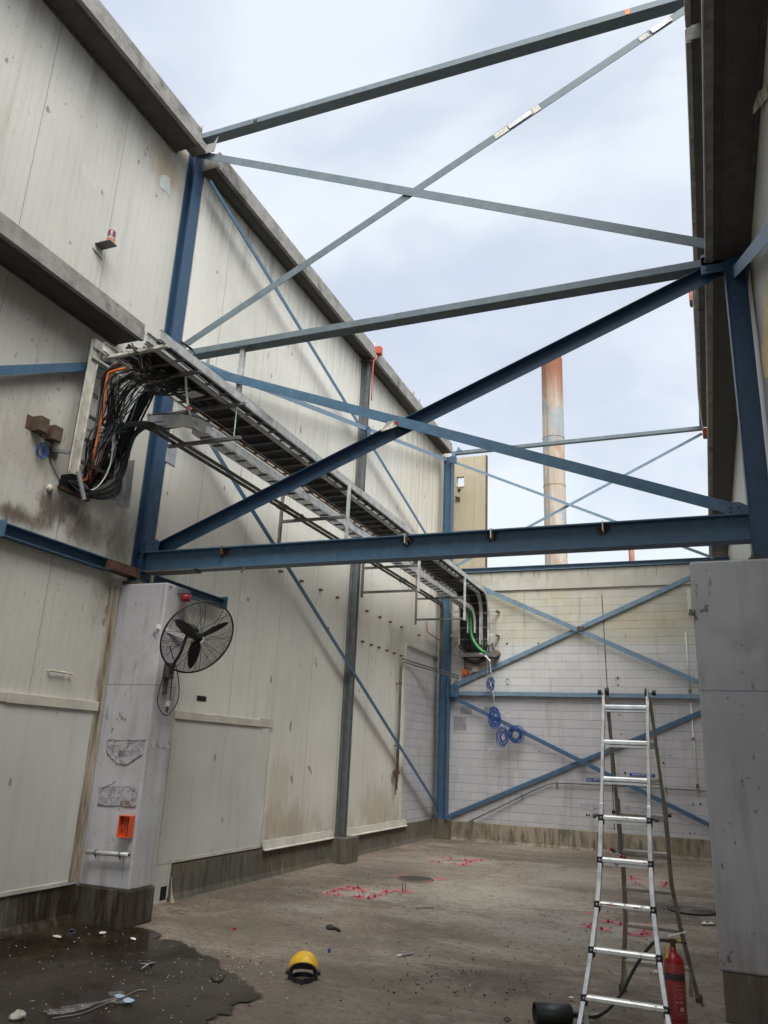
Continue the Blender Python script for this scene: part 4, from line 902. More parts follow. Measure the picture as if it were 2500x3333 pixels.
# metal junction boxes / end of small tray, green-black conduit, twin conduits
t = thing('junction_box', 'shiny metal trunking elbow at the near end of the small tray', 'trunking', at(*tq(800, 790), 0, -5.65))
A, B, C2, D2 = at(*tq(590, 770), 0, -6.02), at(*tq(860, 750), 0, -5.66), at(*tq(1010, 790), 0, -5.55), at(*tq(1100, 830), 0, -5.5)
m = MB()
for p, q in ((A, B), (B, C2), (C2, D2)): m.slab([p, q, q - V((0, 0, .14)), p - V((0, 0, .14))], (-.02, .1, 0))
build('trunking_body', m, M['alu'], t)
m = MB()
for p, q in ((A, B), (B, C2), (C2, D2)): m.bar(p + V((0, -.005, 0)), q + V((0, -.005, 0)), .02, .01)
build('trunking_lip', m, M['galvdark'], t)
m = MB()
for a in ((612, 790), (850, 775), (1060, 822)):
    p = at(*tq(*a), 0, -5.6) + V((.02, -.05, 0)); m.tube([p + V((.03 * math.cos(k * PI / 6), 0, .03 * math.sin(k * PI / 6))) for k in range(12)], .004, 5, True)
build('wire_loop', m, M['railcream'], t)
cb([at(*tq(860, 850), 0, -5.8), at(*tq(720, 870), 0, -5.95), at(*tq(600, 850), 0, -6.1), at(*tq(480, 930), 0, -6.3), at(*tq(430, 1050), 0, -6.4), at(*tq(415, 1130), 0, -6.45)], .035, M['greenpipe'], tc := thing('flexible_hose', 'fat dark green hose curling down beside the right rack rail', 'hose', at(*tq(600, 850), 0, -6.1)), 'hose_body')
build('trough', MB().ext([(-.06, 0), (.07, 0), (.07, .1), (.062, .1), (.062, .008), (-.06, .008)], at(*tq(400, 1130), 0, -6.55), at(*tq(355, 1530), 0, -6.55), (0, 1, 0), (1, 0, 0)), M['galv'], tc)
for i, (dx, z, lab) in enumerate(((0, 5.545, 'outer'), (-.11, 5.545, 'inner'))):
    x = -5.90 + dx
    t = thing('conduit_pipe', lab + ' one of twin grey pipes running under the trays to the far corner', 'pipe', (x, 13, z))
    yb = 18.35 + (0 if i == 0 else .25)
    p = [V((x, 7.0, z)), V((x, 7.3, z))] + [V((x, y, z)) for y in (9, 11, 13, 15, 17, yb - .12)] + [V((x, yb - .03, z - .03)), V((x, yb, z - .12)), V((x, yb, 4.8)), V((x, yb, 3.98))]
    build('pipe_run', MB().tube(p, .026, 10), M['galvdark'], t)
    for y in (10.2, 12.6, 15.6): build('coupling', MB().cyl((x, y, z), (x, y + .09, z), .035, 10), M['galvdark'], t)
    build('near_elbow', MB().tube(spline([(x, 7.05, z), (x - .06, 6.92, z + .01), (x - .25, 6.85, z + .0), (x - .5, 6.86, z - .06)]), .032, 10), M['greenpipe'], t)
for y in (10.78, 14.22, 17.46):
    t = thing('saddle_clamp', {10.78: 'pipe saddle clamp on the nearest hanger frame', 14.22: 'pipe saddle clamp on the mid column hanger frame', 17.46: 'pipe saddle clamp on the farthest hanger frame'}[y], 'clamp', (-5.95, y, 5.5), 'pipe saddle clamps')
    for x in (-5.9, -6.01):
        build('clamp_strap', MB().tube([(x + .036 * math.cos(k * PI / 6), y, 5.545 + .036 * math.sin(k * PI / 6)) for k in range(12)], .006, 5, True), M['rust'], t)

# ================================================================= NEAR WALL FITTINGS
t = thing('switch_box', 'pair of brown steel cover boxes on the near wall above a coil of blue wire', 'box', at(150, 1392, 0, XN))
for a, b, s in ((128, 1383, 1), (172, 1412, 1)):
    p = at(a, b, 0, XN + .06); build('box_shell', MB().box(XN, XN + .13, p.y - .055, p.y + .075, p.z - .085, p.z + .085), M['brown'], t, bevel=.004)
    build('box_flange', MB().box(XN, XN + .012, p.y - .13, p.y - .06, p.z - .07, p.z + .08), M['rust'], t)
p = at(184, 1440, 0, XN + .05); build('lamp_knob', MB().lathe([(0, -.04), (.03, -.03), (.04, 0), (.03, .03), (0, .04)], p, (1, 0, 0), 14), M['cream'], t)
p = at(134, 1466, 0, XN + .03)
m = MB()
for k in range(5):
    rr = .055 + .007 * k; m.tube([p + V((.012 * k - .02, rr * .8 * math.cos(a * PI / 9), rr * 1.15 * math.sin(a * PI / 9))) + V((0, R_(-.004, .004), R_(-.004, .004))) for a in range(18)], .004, 6, True)
o = single('wire_coil', m, M['bluec'], 'small coil of dark blue wire hanging under the brown boxes', 'wire coil')
cb([at(128, 1405, 0, XN + .05), at(124, 1425, 0, XN + .02), p + V((0, -.02, .09))], .004, M['cableg'], t, 'lead')
cb([at(170, 1430, 0, XN + .04), at(163, 1490, 0, XN + .02), at(172, 1520, 0, XN + .02), at(196, 1567, 0, XN + .01)], .006, M['cable'], t, 'lead')
p = at(159, 1590, 0, XN); single('blanking_cap', MB().lathe([(0, .05), (.025, .045), (.045, .02), (.04, 0), (0, 0)], p, (1, 0, 0), 16), M['cream'], 'round cream blanking knob on the near wall below the rack', 'knob')
t = thing('wall_opening', 'dark slot cut in the near wall where the cables go in', 'opening', (XN, 6.65, 4.65))
build('opening_void', MB().slab([at(188, 1585, 0, XN + .004), at(200, 1545, 0, XN + .004), at(250, 1540, 0, XN + .004), at(300, 1580, 0, XN + .004), at(305, 1625, 0, XN + .004), at(250, 1612, 0, XN + .004)], (.003, 0, 0)), M['hole'], t)  # flat black shape laid on the wall for the opening
build('sill_angle', MB().slab([at(185, 1580, 0, XN + .01), at(282, 1622, 0, XN + .01), at(282, 1634, 0, XN + .01), at(190, 1592, 0, XN + .01)], (.05, 0, 0)), M['rust'], t)
build('white_elbow', MB().tube(spline([at(335, 1595, 0, -6.5), at(352, 1600, 0, -6.48), at(372, 1622, 0, -6.46), at(388, 1618, 0, -6.46), at(392, 1585, 0, -6.46)]), .022, 10), M['cableg'], t)
# grimy patches around the hole: stain decals on the wall, with shapes of their own
# beacon
pb = at(358, 793, 0, XN + .17)
t = thing('warning_beacon', 'dark red warning beacon on a bracket high on the near wall', 'beacon', pb)
build('shelf_plate', MB().box(XN, pb.x + .06, pb.y - .075, pb.y + .065, pb.z - .012, pb.z), M['galvdark'], t)
build('beacon_base', MB().cyl(pb, pb + V((0, 0, .06)), .050, 24), simple('amber_label', (.45, .22, .06), .5), t)
build('collar', MB().cyl(pb + V((0, 0, .06)), pb + V((0, 0, .08)), .052, 24), M['cableg'], t)
build('lens', MB().lathe([(.048, .08), (.048, .165), (.042, .18), (0, .183)], pb, n=24), M['maroon'], t)
m = MB(); vs = []
for k in range(9): a = -1.3 + .11 * k; vs += [pb + V((.0512 * math.cos(a), .0512 * math.sin(a), .012)), pb + V((.0512 * math.cos(a), .0512 * math.sin(a), .052))]
m.add(vs, [(2 * k, 2 * k + 2, 2 * k + 3, 2 * k + 1) for k in range(8)]); build('red_label', m, M['redpaint'], t)
build('stay_rod', MB().tube([(XN, pb.y - .1, pb.z - .09), (XN + .03, pb.y + .06, pb.z - .17)], .007, 6), M['black'], t)
# spigot
p = at(158, 2182, 0, XN + .03); t = thing('pipe_stub', 'white capped pipe stub sticking sideways from the near wall', 'pipe', p)
build('stub_pipe', MB().cyl((XN + .04, p.y, p.z), (XN + .04, p.y + .21, p.z), .011, 10).cyl((XN + .04, p.y + .21, p.z), (XN + .04, p.y + .33, p.z - .005), .007, 10).cyl((XN, p.y + .02, p.z), (XN + .04, p.y + .02, p.z), .01, 8), M['cream'], t)
build('pipe_collar', MB().cyl((XN + .04, p.y + .19, p.z), (XN + .04, p.y + .23, p.z), .016, 10).cyl((XN + .04, p.y + .32, p.z - .005), (XN + .04, p.y + .35, p.z - .005), .014, 10), M['cream'], t)

# ================================================================= LEFT PIER FITTINGS
t = thing('wall_box', 'open orange plastic box on the front of the left pier', 'box', (-6.05, 7.6, .93))
bx0, bx1, bz0, bz1, by = -6.155, -6.0, .905, 1.135, 7.655
build('box_shell', MB().box(bx0, bx1, by, by + .015, bz0, bz1).box(bx0, bx0 + .01, by - .07, by, bz0, bz1).box(bx1 - .01, bx1, by - .07, by, bz0, bz1).box(bx0 + .01, bx1 - .01, by - .07, by, bz1 - .01, bz1).box(bx0 + .01, bx1 - .01, by - .07, by, bz0, bz0 + .01), M['orange'], t, bevel=.002)
build('inner_bracket', MB().box(bx0 + .02, bx0 + .06, by - .03, by, bz0 + .08, bz0 + .13).box(bx0 + .05, bx0 + .09, by - .02, by, bz0 + .02, bz0 + .2), M['redpaint'], t)
t = thing('pipe_rail', 'short grey pipe held by two clips low on the left pier', 'pipe', (-6.25, 7.6, .72))
pa, pb2 = at(283, 2773, 1, 7.60), at(420, 2783, 1, 7.60)
build('pipe_body', MB().tube([pa, pb2], .024, 14), M['galv'], t); build('pipe_bore', MB().cyl(pb2, pb2 + V((.002, 0, 0)), .016, 12), M['hole'], t)
for f in (.22, .8):
    c = pa.lerp(pb2, f); build('pipe_clip', MB().tube([c + V((0, .03 * math.cos(k * PI / 6), .03 * math.sin(k * PI / 6))) for k in range(12)], .008, 5, True).box(c.x - .012, c.x + .012, 7.62, 7.68, c.z - .01, c.z + .01).cyl(c + V((0, 0, -.03)), c + V((0, 0, -.055)), .007, 6), M['galvdark'], t)
t = thing('warning_beacon', 'bright red siren hanging under the stub beam above the fan', 'beacon', (-5.9, 8.0, 3.6))
p = at(605, 1945, 0, -5.86)
build('lens', MB().lathe([(0, -.055), (.055, -.05), (.065, -.02), (.065, .02), (.055, .035), (0, .035)], p, n=20), simple('bright_red_lens', (.26, .012, .02), .3), t)
build('mount', MB().box(p.x - .12, p.x + .04, p.y - .03, p.y + .03, p.z + .05, p.z + .09).cyl(p + V((0, 0, .03)), p + V((0, 0, .06)), .02, 8), M['galvdark'], t)
build('wire', MB().tube(spline([p + V((-.01, 0, -.05)), p + V((-.02, 0, -.12)), p + V((-.01, 0, -.2))]), .004, 6), M['redc'], t)
pa, pc = at(511, 2038, 1, 7.64), at(600, 2075, 0, -5.9)
single('batten', MB().bar(pa, pc, .02, .055), M['white'], 'short white batten poking out behind the fan', 'batten')

# wall fan
VD = (at(644, 2074, 1, 7.75) - CP); fcn = CP + VD; vd = VD.normalized(); s38 = math.sin(math.radians(38)); c38 = math.cos(math.radians(38))
ax = ((CR - CU).normalized() * s38 - vd * c38).normalized()       # fan faces this way
e1 = (CR - ax * CR.dot(ax)).normalized(); e2 = ax.cross(e1); e2 = e2 if e2.z > 0 else -e2
RF = .455
t = thing('wall_fan', 'round black industrial wall fan on the side of the left pier', 'fan', (-5.95, 7.9, 2.7))
def fp(r, a, d): return fcn + e1 * (r * math.cos(a)) + e2 * (r * math.sin(a)) + ax * d
def bulge(r): return .085 * math.sqrt(max(0, 1 - (r / RF) ** 2.4)) 
fanblk = simple('black_enamelled_wire', (.02, .017, .016), .5)
m = MB().tube([fp(RF, k * PI / 32, 0) for k in range(64)], .011, 8, True); build('guard_rim', m, fanblk, t)
for sgn, nm in ((1, 'front_guard'), (-1, 'rear_guard')):
    m = MB(); r = .055
    while r < RF - .008:
        m.tube([fp(r, k * PI / 28, sgn * bulge(r)) for k in range(56)], .0023 if sgn > 0 else .0014, 3, True); r += .0125 if sgn > 0 else .0165
    for k in range(16 if sgn > 0 else 8):
        a = (k * PI / 8 + (.11 if k % 2 else -.11)) if sgn > 0 else k * PI / 4 + .3
        m.tube([fp(rr, a, sgn * (bulge(rr) + .004)) for rr in (.055, .12, .2, .28, .35, .4, .43, RF)], .003, 4)
    if sgn > 0: m.lathe([(.05, 0), (.055, .004), (.05, .008)], fp(0, 0, bulge(0)), ax, 24)
    build(nm, m, fanblk, t)
m = MB().lathe([(0, .06), (.04, .055), (.055, .03), (.055, -.02), (.03, -.03)], fp(0, 0, -.01), ax, 20); build('hub', m, M['black'], t)
for a0 in (8, 128, 250):
    a0 = math.radians(a0); vs = []
    N = 9
    for i in range(N + 1):
        r = .04 + (.36) * i / N; wd = .030 + .035 * math.sin(PI * min(1, i / N * 1.05) ** .8) if i < N else .012
        tw = math.radians(32 - 16 * i / N)
        for sgn in (-1, 1):
            q = fp(r, a0, 0); tg = (-e1 * math.sin(a0) + e2 * math.cos(a0)); q = q + tg * (sgn * wd * math.cos(tw)) + ax * (sgn * wd * math.sin(tw))
            vs += [q - ax * .002, q + ax * .002]
    fs = []
    for i in range(N):
        b = i * 4; fs += [(b, b + 2, b + 6, b + 4), (b + 1, b + 5, b + 7, b + 3), (b, b + 4, b + 5, b + 1), (b + 2, b + 3, b + 7, b + 6)]
    fs += [(0, 1, 3, 2), (N * 4, N * 4 + 2, N * 4 + 3, N * 4 + 1)]
    m = MB().add(vs, fs); build('blade', m, M['black'], t)
mo = fp(0, 0, -.1); m = MB().lathe([(0, -.15), (.05, -.145), (.072, -.11), (.075, -.02), (.055, 0), (0, 0)], mo, ax, 20); build('motor', m, M['black'], t)
bk = V((-5.955, 7.86, 2.74))
arm = spline([mo - ax * .10, mo - ax * .16 + V((-.03, .02, -.10)), mo - ax * .1 + V((-.12, .02, -.26)), bk + V((.10, -.01, .10)), bk + V((.06, 0, -.02))])
build('support_arm', MB().tube(arm, .018, 10), M['black'], t)
build('wall_bracket', MB().box(-5.968, -5.90, 7.80, 7.93, 2.66, 2.84).box(-5.968, -5.935, 7.835, 7.885, 2.48, 2.66), simple('dark_grey_bracket', (.06, .06, .062), .5), t, bevel=.006)
cord = spline([at(553, 2105, 0, -5.75), at(575, 2180, 0, -5.8), at(583, 2240, 0, -5.85), at(575, 2290, 0, -5.88), at(545, 2328, 0, -5.9), at(522, 2312, 0, -5.92), at(513, 2280, 0, -5.93), at(520, 2240, 0, -5.94), at(531, 2200, 0, -5.94), at(538, 2165, 0, -5.94)])
build('power_cord', MB().tube(cord, .006, 7).tube(spline([at(560, 2170, 0, -5.93), at(559, 2210, 0, -5.92), at(554, 2280, 0, -5.9)]), .005, 7), M['cable'], t)
p = at(546, 2291, 0, -5.9)
pg = build('plug', MB().cyl(p + V((0, 0, -.03)), p + V((0, 0, -.075)), .014, 10, .02).box(p.x - .004, p.x + .004, p.y - .015, p.y - .01, p.z - .1, p.z - .075).box(p.x - .004, p.x + .004, p.y + .01, p.y + .015, p.z - .1, p.z - .075), M['black'], t)
build('cord_tag', MB().box(p.x - .003, p.x + .003, p.y - .035, p.y + .035, p.z - .03, p.z + .035), M['white'], t)

# ================================================================= PIPEWORK BY THE LONG WALL
xw = -6.47
for i, (dy, dz, lab) in enumerate(((0, 0, 'outer'), (.09, -.06, 'inner'))):
    t = thing('drop_pipe', lab + ' of the two thin pipes looping down the long wall to a tap', 'pipe', (xw, 16.8 + dy, 1.2))
    yb_ = 16.98 + dy; zt_ = 4.04 + dz
    x2 = xw + .03
    P = [(x2, yb_ - .01, 1.35 if i else 1.2), (x2, yb_, 2.5), (x2, yb_, zt_ - .12), (x2, yb_ + .03, zt_ - .03), (x2, yb_ + .12, zt_), (x2, 17.8, zt_), (x2 + .12, 18.3, zt_ - .02), (-6.02, 19.3, zt_ - .08), (-5.93, 19.93, zt_ - .1)]
    build('pipe_run', MB().tube(P, .017, 8), M['pipe'], t)
    if i == 0:
        build('tap_body', MB().box(x2 - .04, x2 + .03, yb_ - .14, yb_ + .12, 1.50, 1.58).cyl((x2, yb_ - .02, 1.62), (x2, yb_ - .02, 1.42), .035, 10), M['rust'], t)
        build('tap_spout', MB().cyl((x2, yb_ + .04, 1.38), (x2, yb_ + .04, 1.18), .024, 10).cyl((x2, yb_, 1.17), (x2, yb_ - .03, 1.08), .018, 8), M['brown'], t)
    for z in (2.1, 3.45): build('pipe_collar', MB().cyl((x2, yb_, z), (x2, yb_, z + .05), .024, 8).box(XF, x2, yb_ - .01, yb_ + .01, z, z + .02), M['brown'], t)
t = thing('conduit_loop', 'orange conduit bent against the long wall by the far corner', 'conduit', (-6.45, 18.6, 4.6))
build('conduit', MB().tube(spline([at(1389, 2022, 0, -6.45), at(1390, 2050, 0, -6.45), at(1398, 2062, 0, -6.45), at(1430, 2083, 0, -6.45), at(1445, 2092, 0, -6.3)], 5), .014, 8), M['redpaint'], t)

# ================================================================= BACK WALL FITTINGS
for z, lab in ((5.60, 'upper'), (4.97, 'lower')):
    t = thing('strut_rail', lab + ' galvanised strut holding the dropped trays to the back wall', 'strut', (-5.6, 19.7, z))
    build('strut_bar', MB().bar((-6.3, 19.76, z), (-4.9, 19.76, z), .04, .045), M['galv'], t)
    build('end_bracket', MB().bar((-4.92, 19.76, z), (-4.86, 19.98, z - .02), .03, .06), M['rust'], t)
t = thing('cable_trough', 'sagging metal trough full of cut cable ends below the dropped trays', 'trough', (-5.4, 19.7, 4.4))
build('trough_body', MB().ext([(0, 0), (.28, 0), (.28, .16), (.27, .16), (.27, .01), (.01, .01), (.01, .10), (0, .10)], (-5.85, 19.68, 4.40), (-4.85, 19.68, 4.42), (0, 1, 0), (0, 0, 1)).box(-5.86, -5.74, 19.67, 19.68, 4.4, 4.56).box(-5.0, -4.86, 19.67, 19.68, 4.4, 4.58), M['galvdark'], t)
for k in range(22):
    x = R_(-5.75, -4.9); build('cut_cable', MB().tube(spline([(x + R_(-.1, .1), 19.76, 4.75), (x, 19.72, 4.55), (x + R_(-.1, .1), 19.74, 4.45), (x + R_(-.2, .25), 19.72 + R_(-.04, .04), 4.43)], 5), R_(.006, .012), 6), M['cable'], t)
build('drip_bag', MB().lathe([(0, -.14), (.06, -.1), (.09, 0), (.06, .1), (0, .12)], (-4.87, 19.78, 4.46), (.2, 0, 1), 12), M['brown'], t)
build('cable_sag', MB().tube(spline([(-5.75, 19.8, 4.4), (-5.6, 19.8, 4.3), (-5.4, 19.8, 4.28), (-5.2, 19.8, 4.38)]), .05, 8), M['cable'], t)
one_cable('thick bright green cable bending out below the small ladder', [(-5.50, 19.42, 5.62), (-5.5, 19.50, 5.3), (-5.5, 19.52, 5.05), (-5.45, 19.50, 4.85), (-5.33, 19.48, 4.66), (-5.2, 19.5, 4.53), (-5.12, 19.55, 4.49)], .038, M['green'])
one_cable('short white and red cable end past the green cable', [at(1562, 2128, 1, 19.6), at(1578, 2134, 1, 19.58), at(1588, 2144, 1, 19.58), at(1596, 2153, 1, 19.6)], .02, M['white'])
t = thing('cable', 'loose thin black cable loop left of the dropped trays', 'cable', (-6, 19.8, 4.6)); 
build('loop', MB().tube(spline([at(1490, 2088, 1, 19.85), at(1475, 2108, 1, 19.85), at(1472, 2124, 1, 19.85), at(1482, 2135, 1, 19.85), at(1503, 2131, 1, 19.85)]), .006, 6), M['cable'], t)
p = at(1513, 2188, 1, 19.9); t = thing('junction_box', 'orange junction box on the back wall left of the cream one', 'box', p)
build('box_shell', MB().box(p.x - .075, p.x + .06, 19.9, 19.998, p.z - .07, p.z + .07), M['orange'], t, bevel=.012)
build('box_riser', MB().tube([(p.x - .03, 19.96, p.z + .07), (p.x - .03, 19.96, p.z + .42)], .012, 8).tube([(p.x + .02, 19.96, p.z + .07), (p.x + .02, 19.96, p.z + .3)], .01, 8), M['redpaint'], t)
build('box_tail', MB().tube(spline([(p.x + .05, 19.96, p.z - .03), (p.x + .2, 19.96, p.z - .04), (p.x + .27, 19.96, p.z + .03)]), .014, 8), M['redpaint'], t)
p = at(1547, 2177, 1, 19.9); t = thing('junction_box', 'square cream junction box on the back wall beside the orange one', 'box', p)
build('box_shell', MB().box(p.x - .085, p.x + .085, 19.90, 19.998, p.z - .075, p.z + .08), M['cream'], t, bevel=.012)
build('lid_screw', MB().cyl((p.x - .06, 19.898, p.z + .055), (p.x - .06, 19.892, p.z + .055), .008, 8).cyl((p.x + .06, 19.898, p.z - .055), (p.x + .06, 19.892, p.z - .055), .008, 8), M['galvdark'], t)
# pale lead down to the coils and the coils
t = thing('cable', 'pale grey cable dropping from the trough to the blue coils', 'cable', (-5.05, 19.7, 4))
build('sheath', MB().tube(spline([at(1594, 2150, 1, 19.7), at(1597, 2180, 1, 19.7), at(1600, 2198, 1, 19.7)]), .018, 8).tube(spline([at(1588, 2153, 1, 19.7), at(1587, 2190, 1, 19.7), at(1597, 2202, 1, 19.7)]), .008, 7).tube(spline([at(1603, 2248, 1, 19.7), at(1606, 2262, 1, 19.7), at(1608, 2276, 1, 19.7)]), .016, 8).tube(spline([at(1608, 2276, 1, 19.7), at(1610, 2292, 1, 19.7), at(1612, 2305, 1, 19.7)]), .01, 7), M['cableg'], t)
def coil(label, cx, cy, w, h, n, tail=None):
    c = at(cx, cy, 1, 19.68); k = 19.7 / FPX * 1.0
    t = thing('wire_coil', label, 'wire coil', c, 'coils of blue wire hanging on the back wall')
    for i in range(n):
        s = R_(.45, 1.12); ph = R_(0, 6.28); ox, oz = R_(-.035, .035), R_(-.03, .03)
        P = [c + V((ox + w * s * k * math.cos(a * PI / 9) * (1 + .16 * math.sin(1.3 * a + ph)), R_(-.03, .03), oz + h * s * k * math.sin(a * PI / 9) * (1 + .04 * math.cos(2 * a + ph)))) for a in range(18)]
        build('wire_turn', MB().tube(P, .008, 6, True), M['bluec'] if i % 5 else M['cable2'], t)
    return t
coil('small upper coil of blue wire hanging from the pale cable', 1597, 2225, 12, 23, 9)
coil('dense bunch of blue wire hanging in the middle of the coils', 1612, 2335, 16, 31, 15)
coil('open ring of blue wire lowest of the coils', 1635, 2398, 16, 27, 10)
coil('spread tangle of blue wire at the right of the coils', 1678, 2390, 23, 24, 16)
# conduit along the back wall, right-hand drop pipe
t = thing('conduit_pipe', 'thin grey conduit curving low across the back wall', 'conduit', (-3, 19.9, 1))
build('pipe_run', MB().tube(spline([(-5.58, 19.86, .44), (-5.03, 19.9, .72), (-4.3, 19.93, 1.10), (-3.75, 19.93, 1.36), (-3.4, 19.93, 1.44), (-2.5, 19.93, 1.45), (-1.2, 19.93, 1.45), (.2, 19.93, 1.44)]), .018, 8), M['galvdark'], t)
for x, z in ((-4.3, 1.10), (-3.45, 1.435), (-1.0, 1.45)): build('saddle', MB().box(x - .02, x + .02, 19.90, 19.998, z - .035, z + .035), M['galvdark'], t)
t = thing('conduit_pipe', 'thin upright white conduit on the back wall by the right pier', 'conduit', (-.33, 19.95, 1.5))
build('pipe_run', MB().tube([(-.345, 19.96, 5.0), (-.34, 19.96, 3.6)], .013, 8).tube([(-.34, 19.96, 3.35), (-.32, 19.96, 1.52)], .013, 8), M['white'], t)
build('saddle', MB().box(-.37, -.31, 19.93, 19.998, 2.55, 2.58).box(-.37, -.31, 19.93, 19.998, 3.62, 3.66).box(-.35, -.29, 19.92, 19.998, 1.5, 1.58), M['brown'], t)
t = thing('flashing_piece', 'bent white flaking metal strip near the top right of the back wall', 'strip', (-.18, 19.9, 5.3))
build('strip', MB().slab(yq([(2234, 1914), (2247, 1916), (2250, 1960), (2253, 1998), (2240, 1996), (2237, 1950)], 19.93), (0, .02, 0)), M['paper'], t)
p = at(1399 + 1000 - 1000, 2443, 1, YB)
p = at(1598, 2443, 1, 19.98); single('wall_ring', MB().tube([p + V((.035 * math.cos(a * PI / 6), -.02, .05 * math.sin(a * PI / 6))) for a in range(12)], .009, 6, True), M['white'], 'small pale ring fixing on the back wall under the coils', 'ring')

def text_mesh(body, size, mat, parent, loc, rot, ext=.001, sx=1.0):
    c = bpy.data.curves.new('lettering', 'FONT'); c.body = body; c.size = size; c.extrude = ext; c.align_x = 'CENTER'; c.align_y = 'CENTER'
    o = bpy.data.objects.new('lettering', c); COL.objects.link(o); bpy.context.view_layer.update()
    me = bpy.data.meshes.new_from_object(o.evaluated_get(bpy.context.evaluated_depsgraph_get())); bpy.data.objects.remove(o)
    mb = MB(); M4 = Matrix.Translation(V(loc)) @ rot @ Matrix.Diagonal((sx, 1, 1, 1))
    mb.add([M4 @ v.co for v in me.vertices], [list(p.vertices) for p in me.polygons])
    return build('lettering', mb, mat, parent)
RX = Matrix.Rotation(PI / 2, 4, 'X')
for (x, z, wd, txt, lab) in ((-1.50, 1.715, .56, 'SANITISER SPRAY SYSTEM', 'narrow blue label strip reading SANITISER SPRAY SYSTEM behind the ladder'), (-2.44, 1.555, .66, 'HAND TANK CHLORINE DOSING', 'narrow blue label strip on the back wall left of the ladder')):
    t = thing('wall_label', lab, 'sign', (x, 19.99, z - .03))
    build('label_strip', MB().box(x - wd / 2, x + wd / 2, 19.988, 19.997, z - .032, z + .032), M['signblue'], t)
    text_mesh(txt, .05, M['signwhite'], t, (x, 19.9865, z), RX, .0008, .8)

# red boxes on the eaves
p = at(1230, 1143, 1, 14.25); t = thing('alarm_box', 'orange-red alarm box with a drop pipe on the left eave', 'box', p)
build('box_shell', MB().box(p.x - .07, p.x + .09, p.y - .07, p.y + .07, p.z - .09, p.z + .09), M['redpaint'], t, bevel=.01)
build('drop_pipe', MB().tube(spline([at(1226, 1155, 1, 14.2), at(1224, 1168, 1, 14.15), at(1216, 1176, 1, 14.1), at(1214, 1200, 1, 14.1), at(1209, 1303, 1, 14.1)], 5), .014, 8), M['redpaint'], t)
build('mount_tab', MB().cyl(p + V((-.09, 0, -.05)), p + V((-.09, 0, .22)), .02, 8), M['galv'], t)
p = at(2256, 968, 1, 14.2); t = thing('alarm_box', 'red box on the edge of the right eave, nearer one', 'box', p)
build('box_shell', MB().box(p.x - .07, p.x + .12, 14.1, 14.3, p.z - .12, p.z + .1), M['redpaint'], t, bevel=.01)
build('box_base', MB().box(p.x - .06, p.x + .11, 14.12, 14.28, p.z - .16, p.z - .12), M['brown'], t)
p = at(2297, 1409, 1, 19.6); t = thing('alarm_box', 'red box at the far end of the right eave where the thin brace ends', 'box', p)
build('box_shell', MB().box(p.x - .07, p.x + .07, 19.5, 19.7, p.z - .1, p.z + .1), M['redpaint'], t, bevel=.01)
build('box_base', MB().box(p.x - .06, p.x + .06, 19.52, 19.68, p.z - .13, p.z - .1), M['brown'], t)
one_cable('thin pipe running slantwise down the right eave fascia', [(.31, 12.9, 10.4), (.32, 15.5, 10.15), (.33, 17.7, 9.95), (.40, 19.5, 9.95)], .018, M['galv'], 'eave_pipe')

# chimneys beyond the back wall
cx, cy, cr = -6.83, 40.6, .585
t = thing('chimney', 'tall round chimney with rust streaks and flaking paint behind the back wall', 'chimney', (cx, cy, 0))
build('stack', MB().cyl((cx, cy, 0), (cx, cy, 23.9), cr, 40), M['chimney'], t)
build('rim', MB().cyl((cx, cy, 23.9), (cx, cy, 24.02), cr * .93, 40), M['rust'], t)
m = MB()
for z in (16.2, 19.0, 13.0): m.tube([(cx + (cr + .004) * math.cos(a * PI / 20), cy + (cr + .004) * math.sin(a * PI / 20), z) for a in range(40)], .02, 5, True)
build('weld_seam', m, simple('rusty_weld', (.30, .22, .15), .8), t)
build('vertical_seam', MB().cyl((cx - .22, cy - cr * .95, 0), (cx - .22, cy - cr * .95, 23.8), .018, 6), simple('rusty_weld_line', (.22, .15, .10), .8), t)
t = thing('chimney', 'thin rusty red flue showing above the back wall', 'chimney', (-2.97, 40, 0))
build('stack', MB().cyl((-2.97, 40, 0), (-2.97, 40, 12.6), .14, 20), M['chimney2'], t)
build('rim', MB().cyl((-2.97, 40, 12.6), (-2.97, 40, 12.7), .17, 20), M['chimney2'], t)

# ================================================================= LADDER
t = thing('ladder', 'aluminium telescopic step ladder with black joints standing on the floor', 'ladder', (-.65, 7.38, 0))
H = 2.53
yf = lambda z: 6.62 + .76 * z / H
yr = lambda z: 8.13 - .75 * z / H
def lerp_tab(tab, z):
    for (z0, x0), (z1, x1) in zip(tab, tab[1:]):
        if z0 <= z <= z1: return x0 + (x1 - x0) * (z - z0) / (z1 - z0)
    return tab[-1][1] if z > tab[-1][0] else tab[0][1]
FL = [(0, -1.045), (.09, -1.025), (.27, -.99), (.6, -.935), (.82, -.905), (1.0, -.885), (1.31, -.873), (1.6, -.865), (2.5, -.845)]
FR = [(0, -.385), (.18, -.405), (.3, -.425), (.6, -.46), (.85, -.485), (1.0, -.492), (1.31, -.495), (1.6, -.492), (2.5, -.475)]
BL = [(0, -.87), (.3, -.835), (.6, -.80), (1.0, -.788), (1.5, -.80), (2.5, -.82)]
BRr = [(0, -.24), (.3, -.295), (.6, -.35), (.95, -.395), (1.5, -.40), (2.5, -.46)]
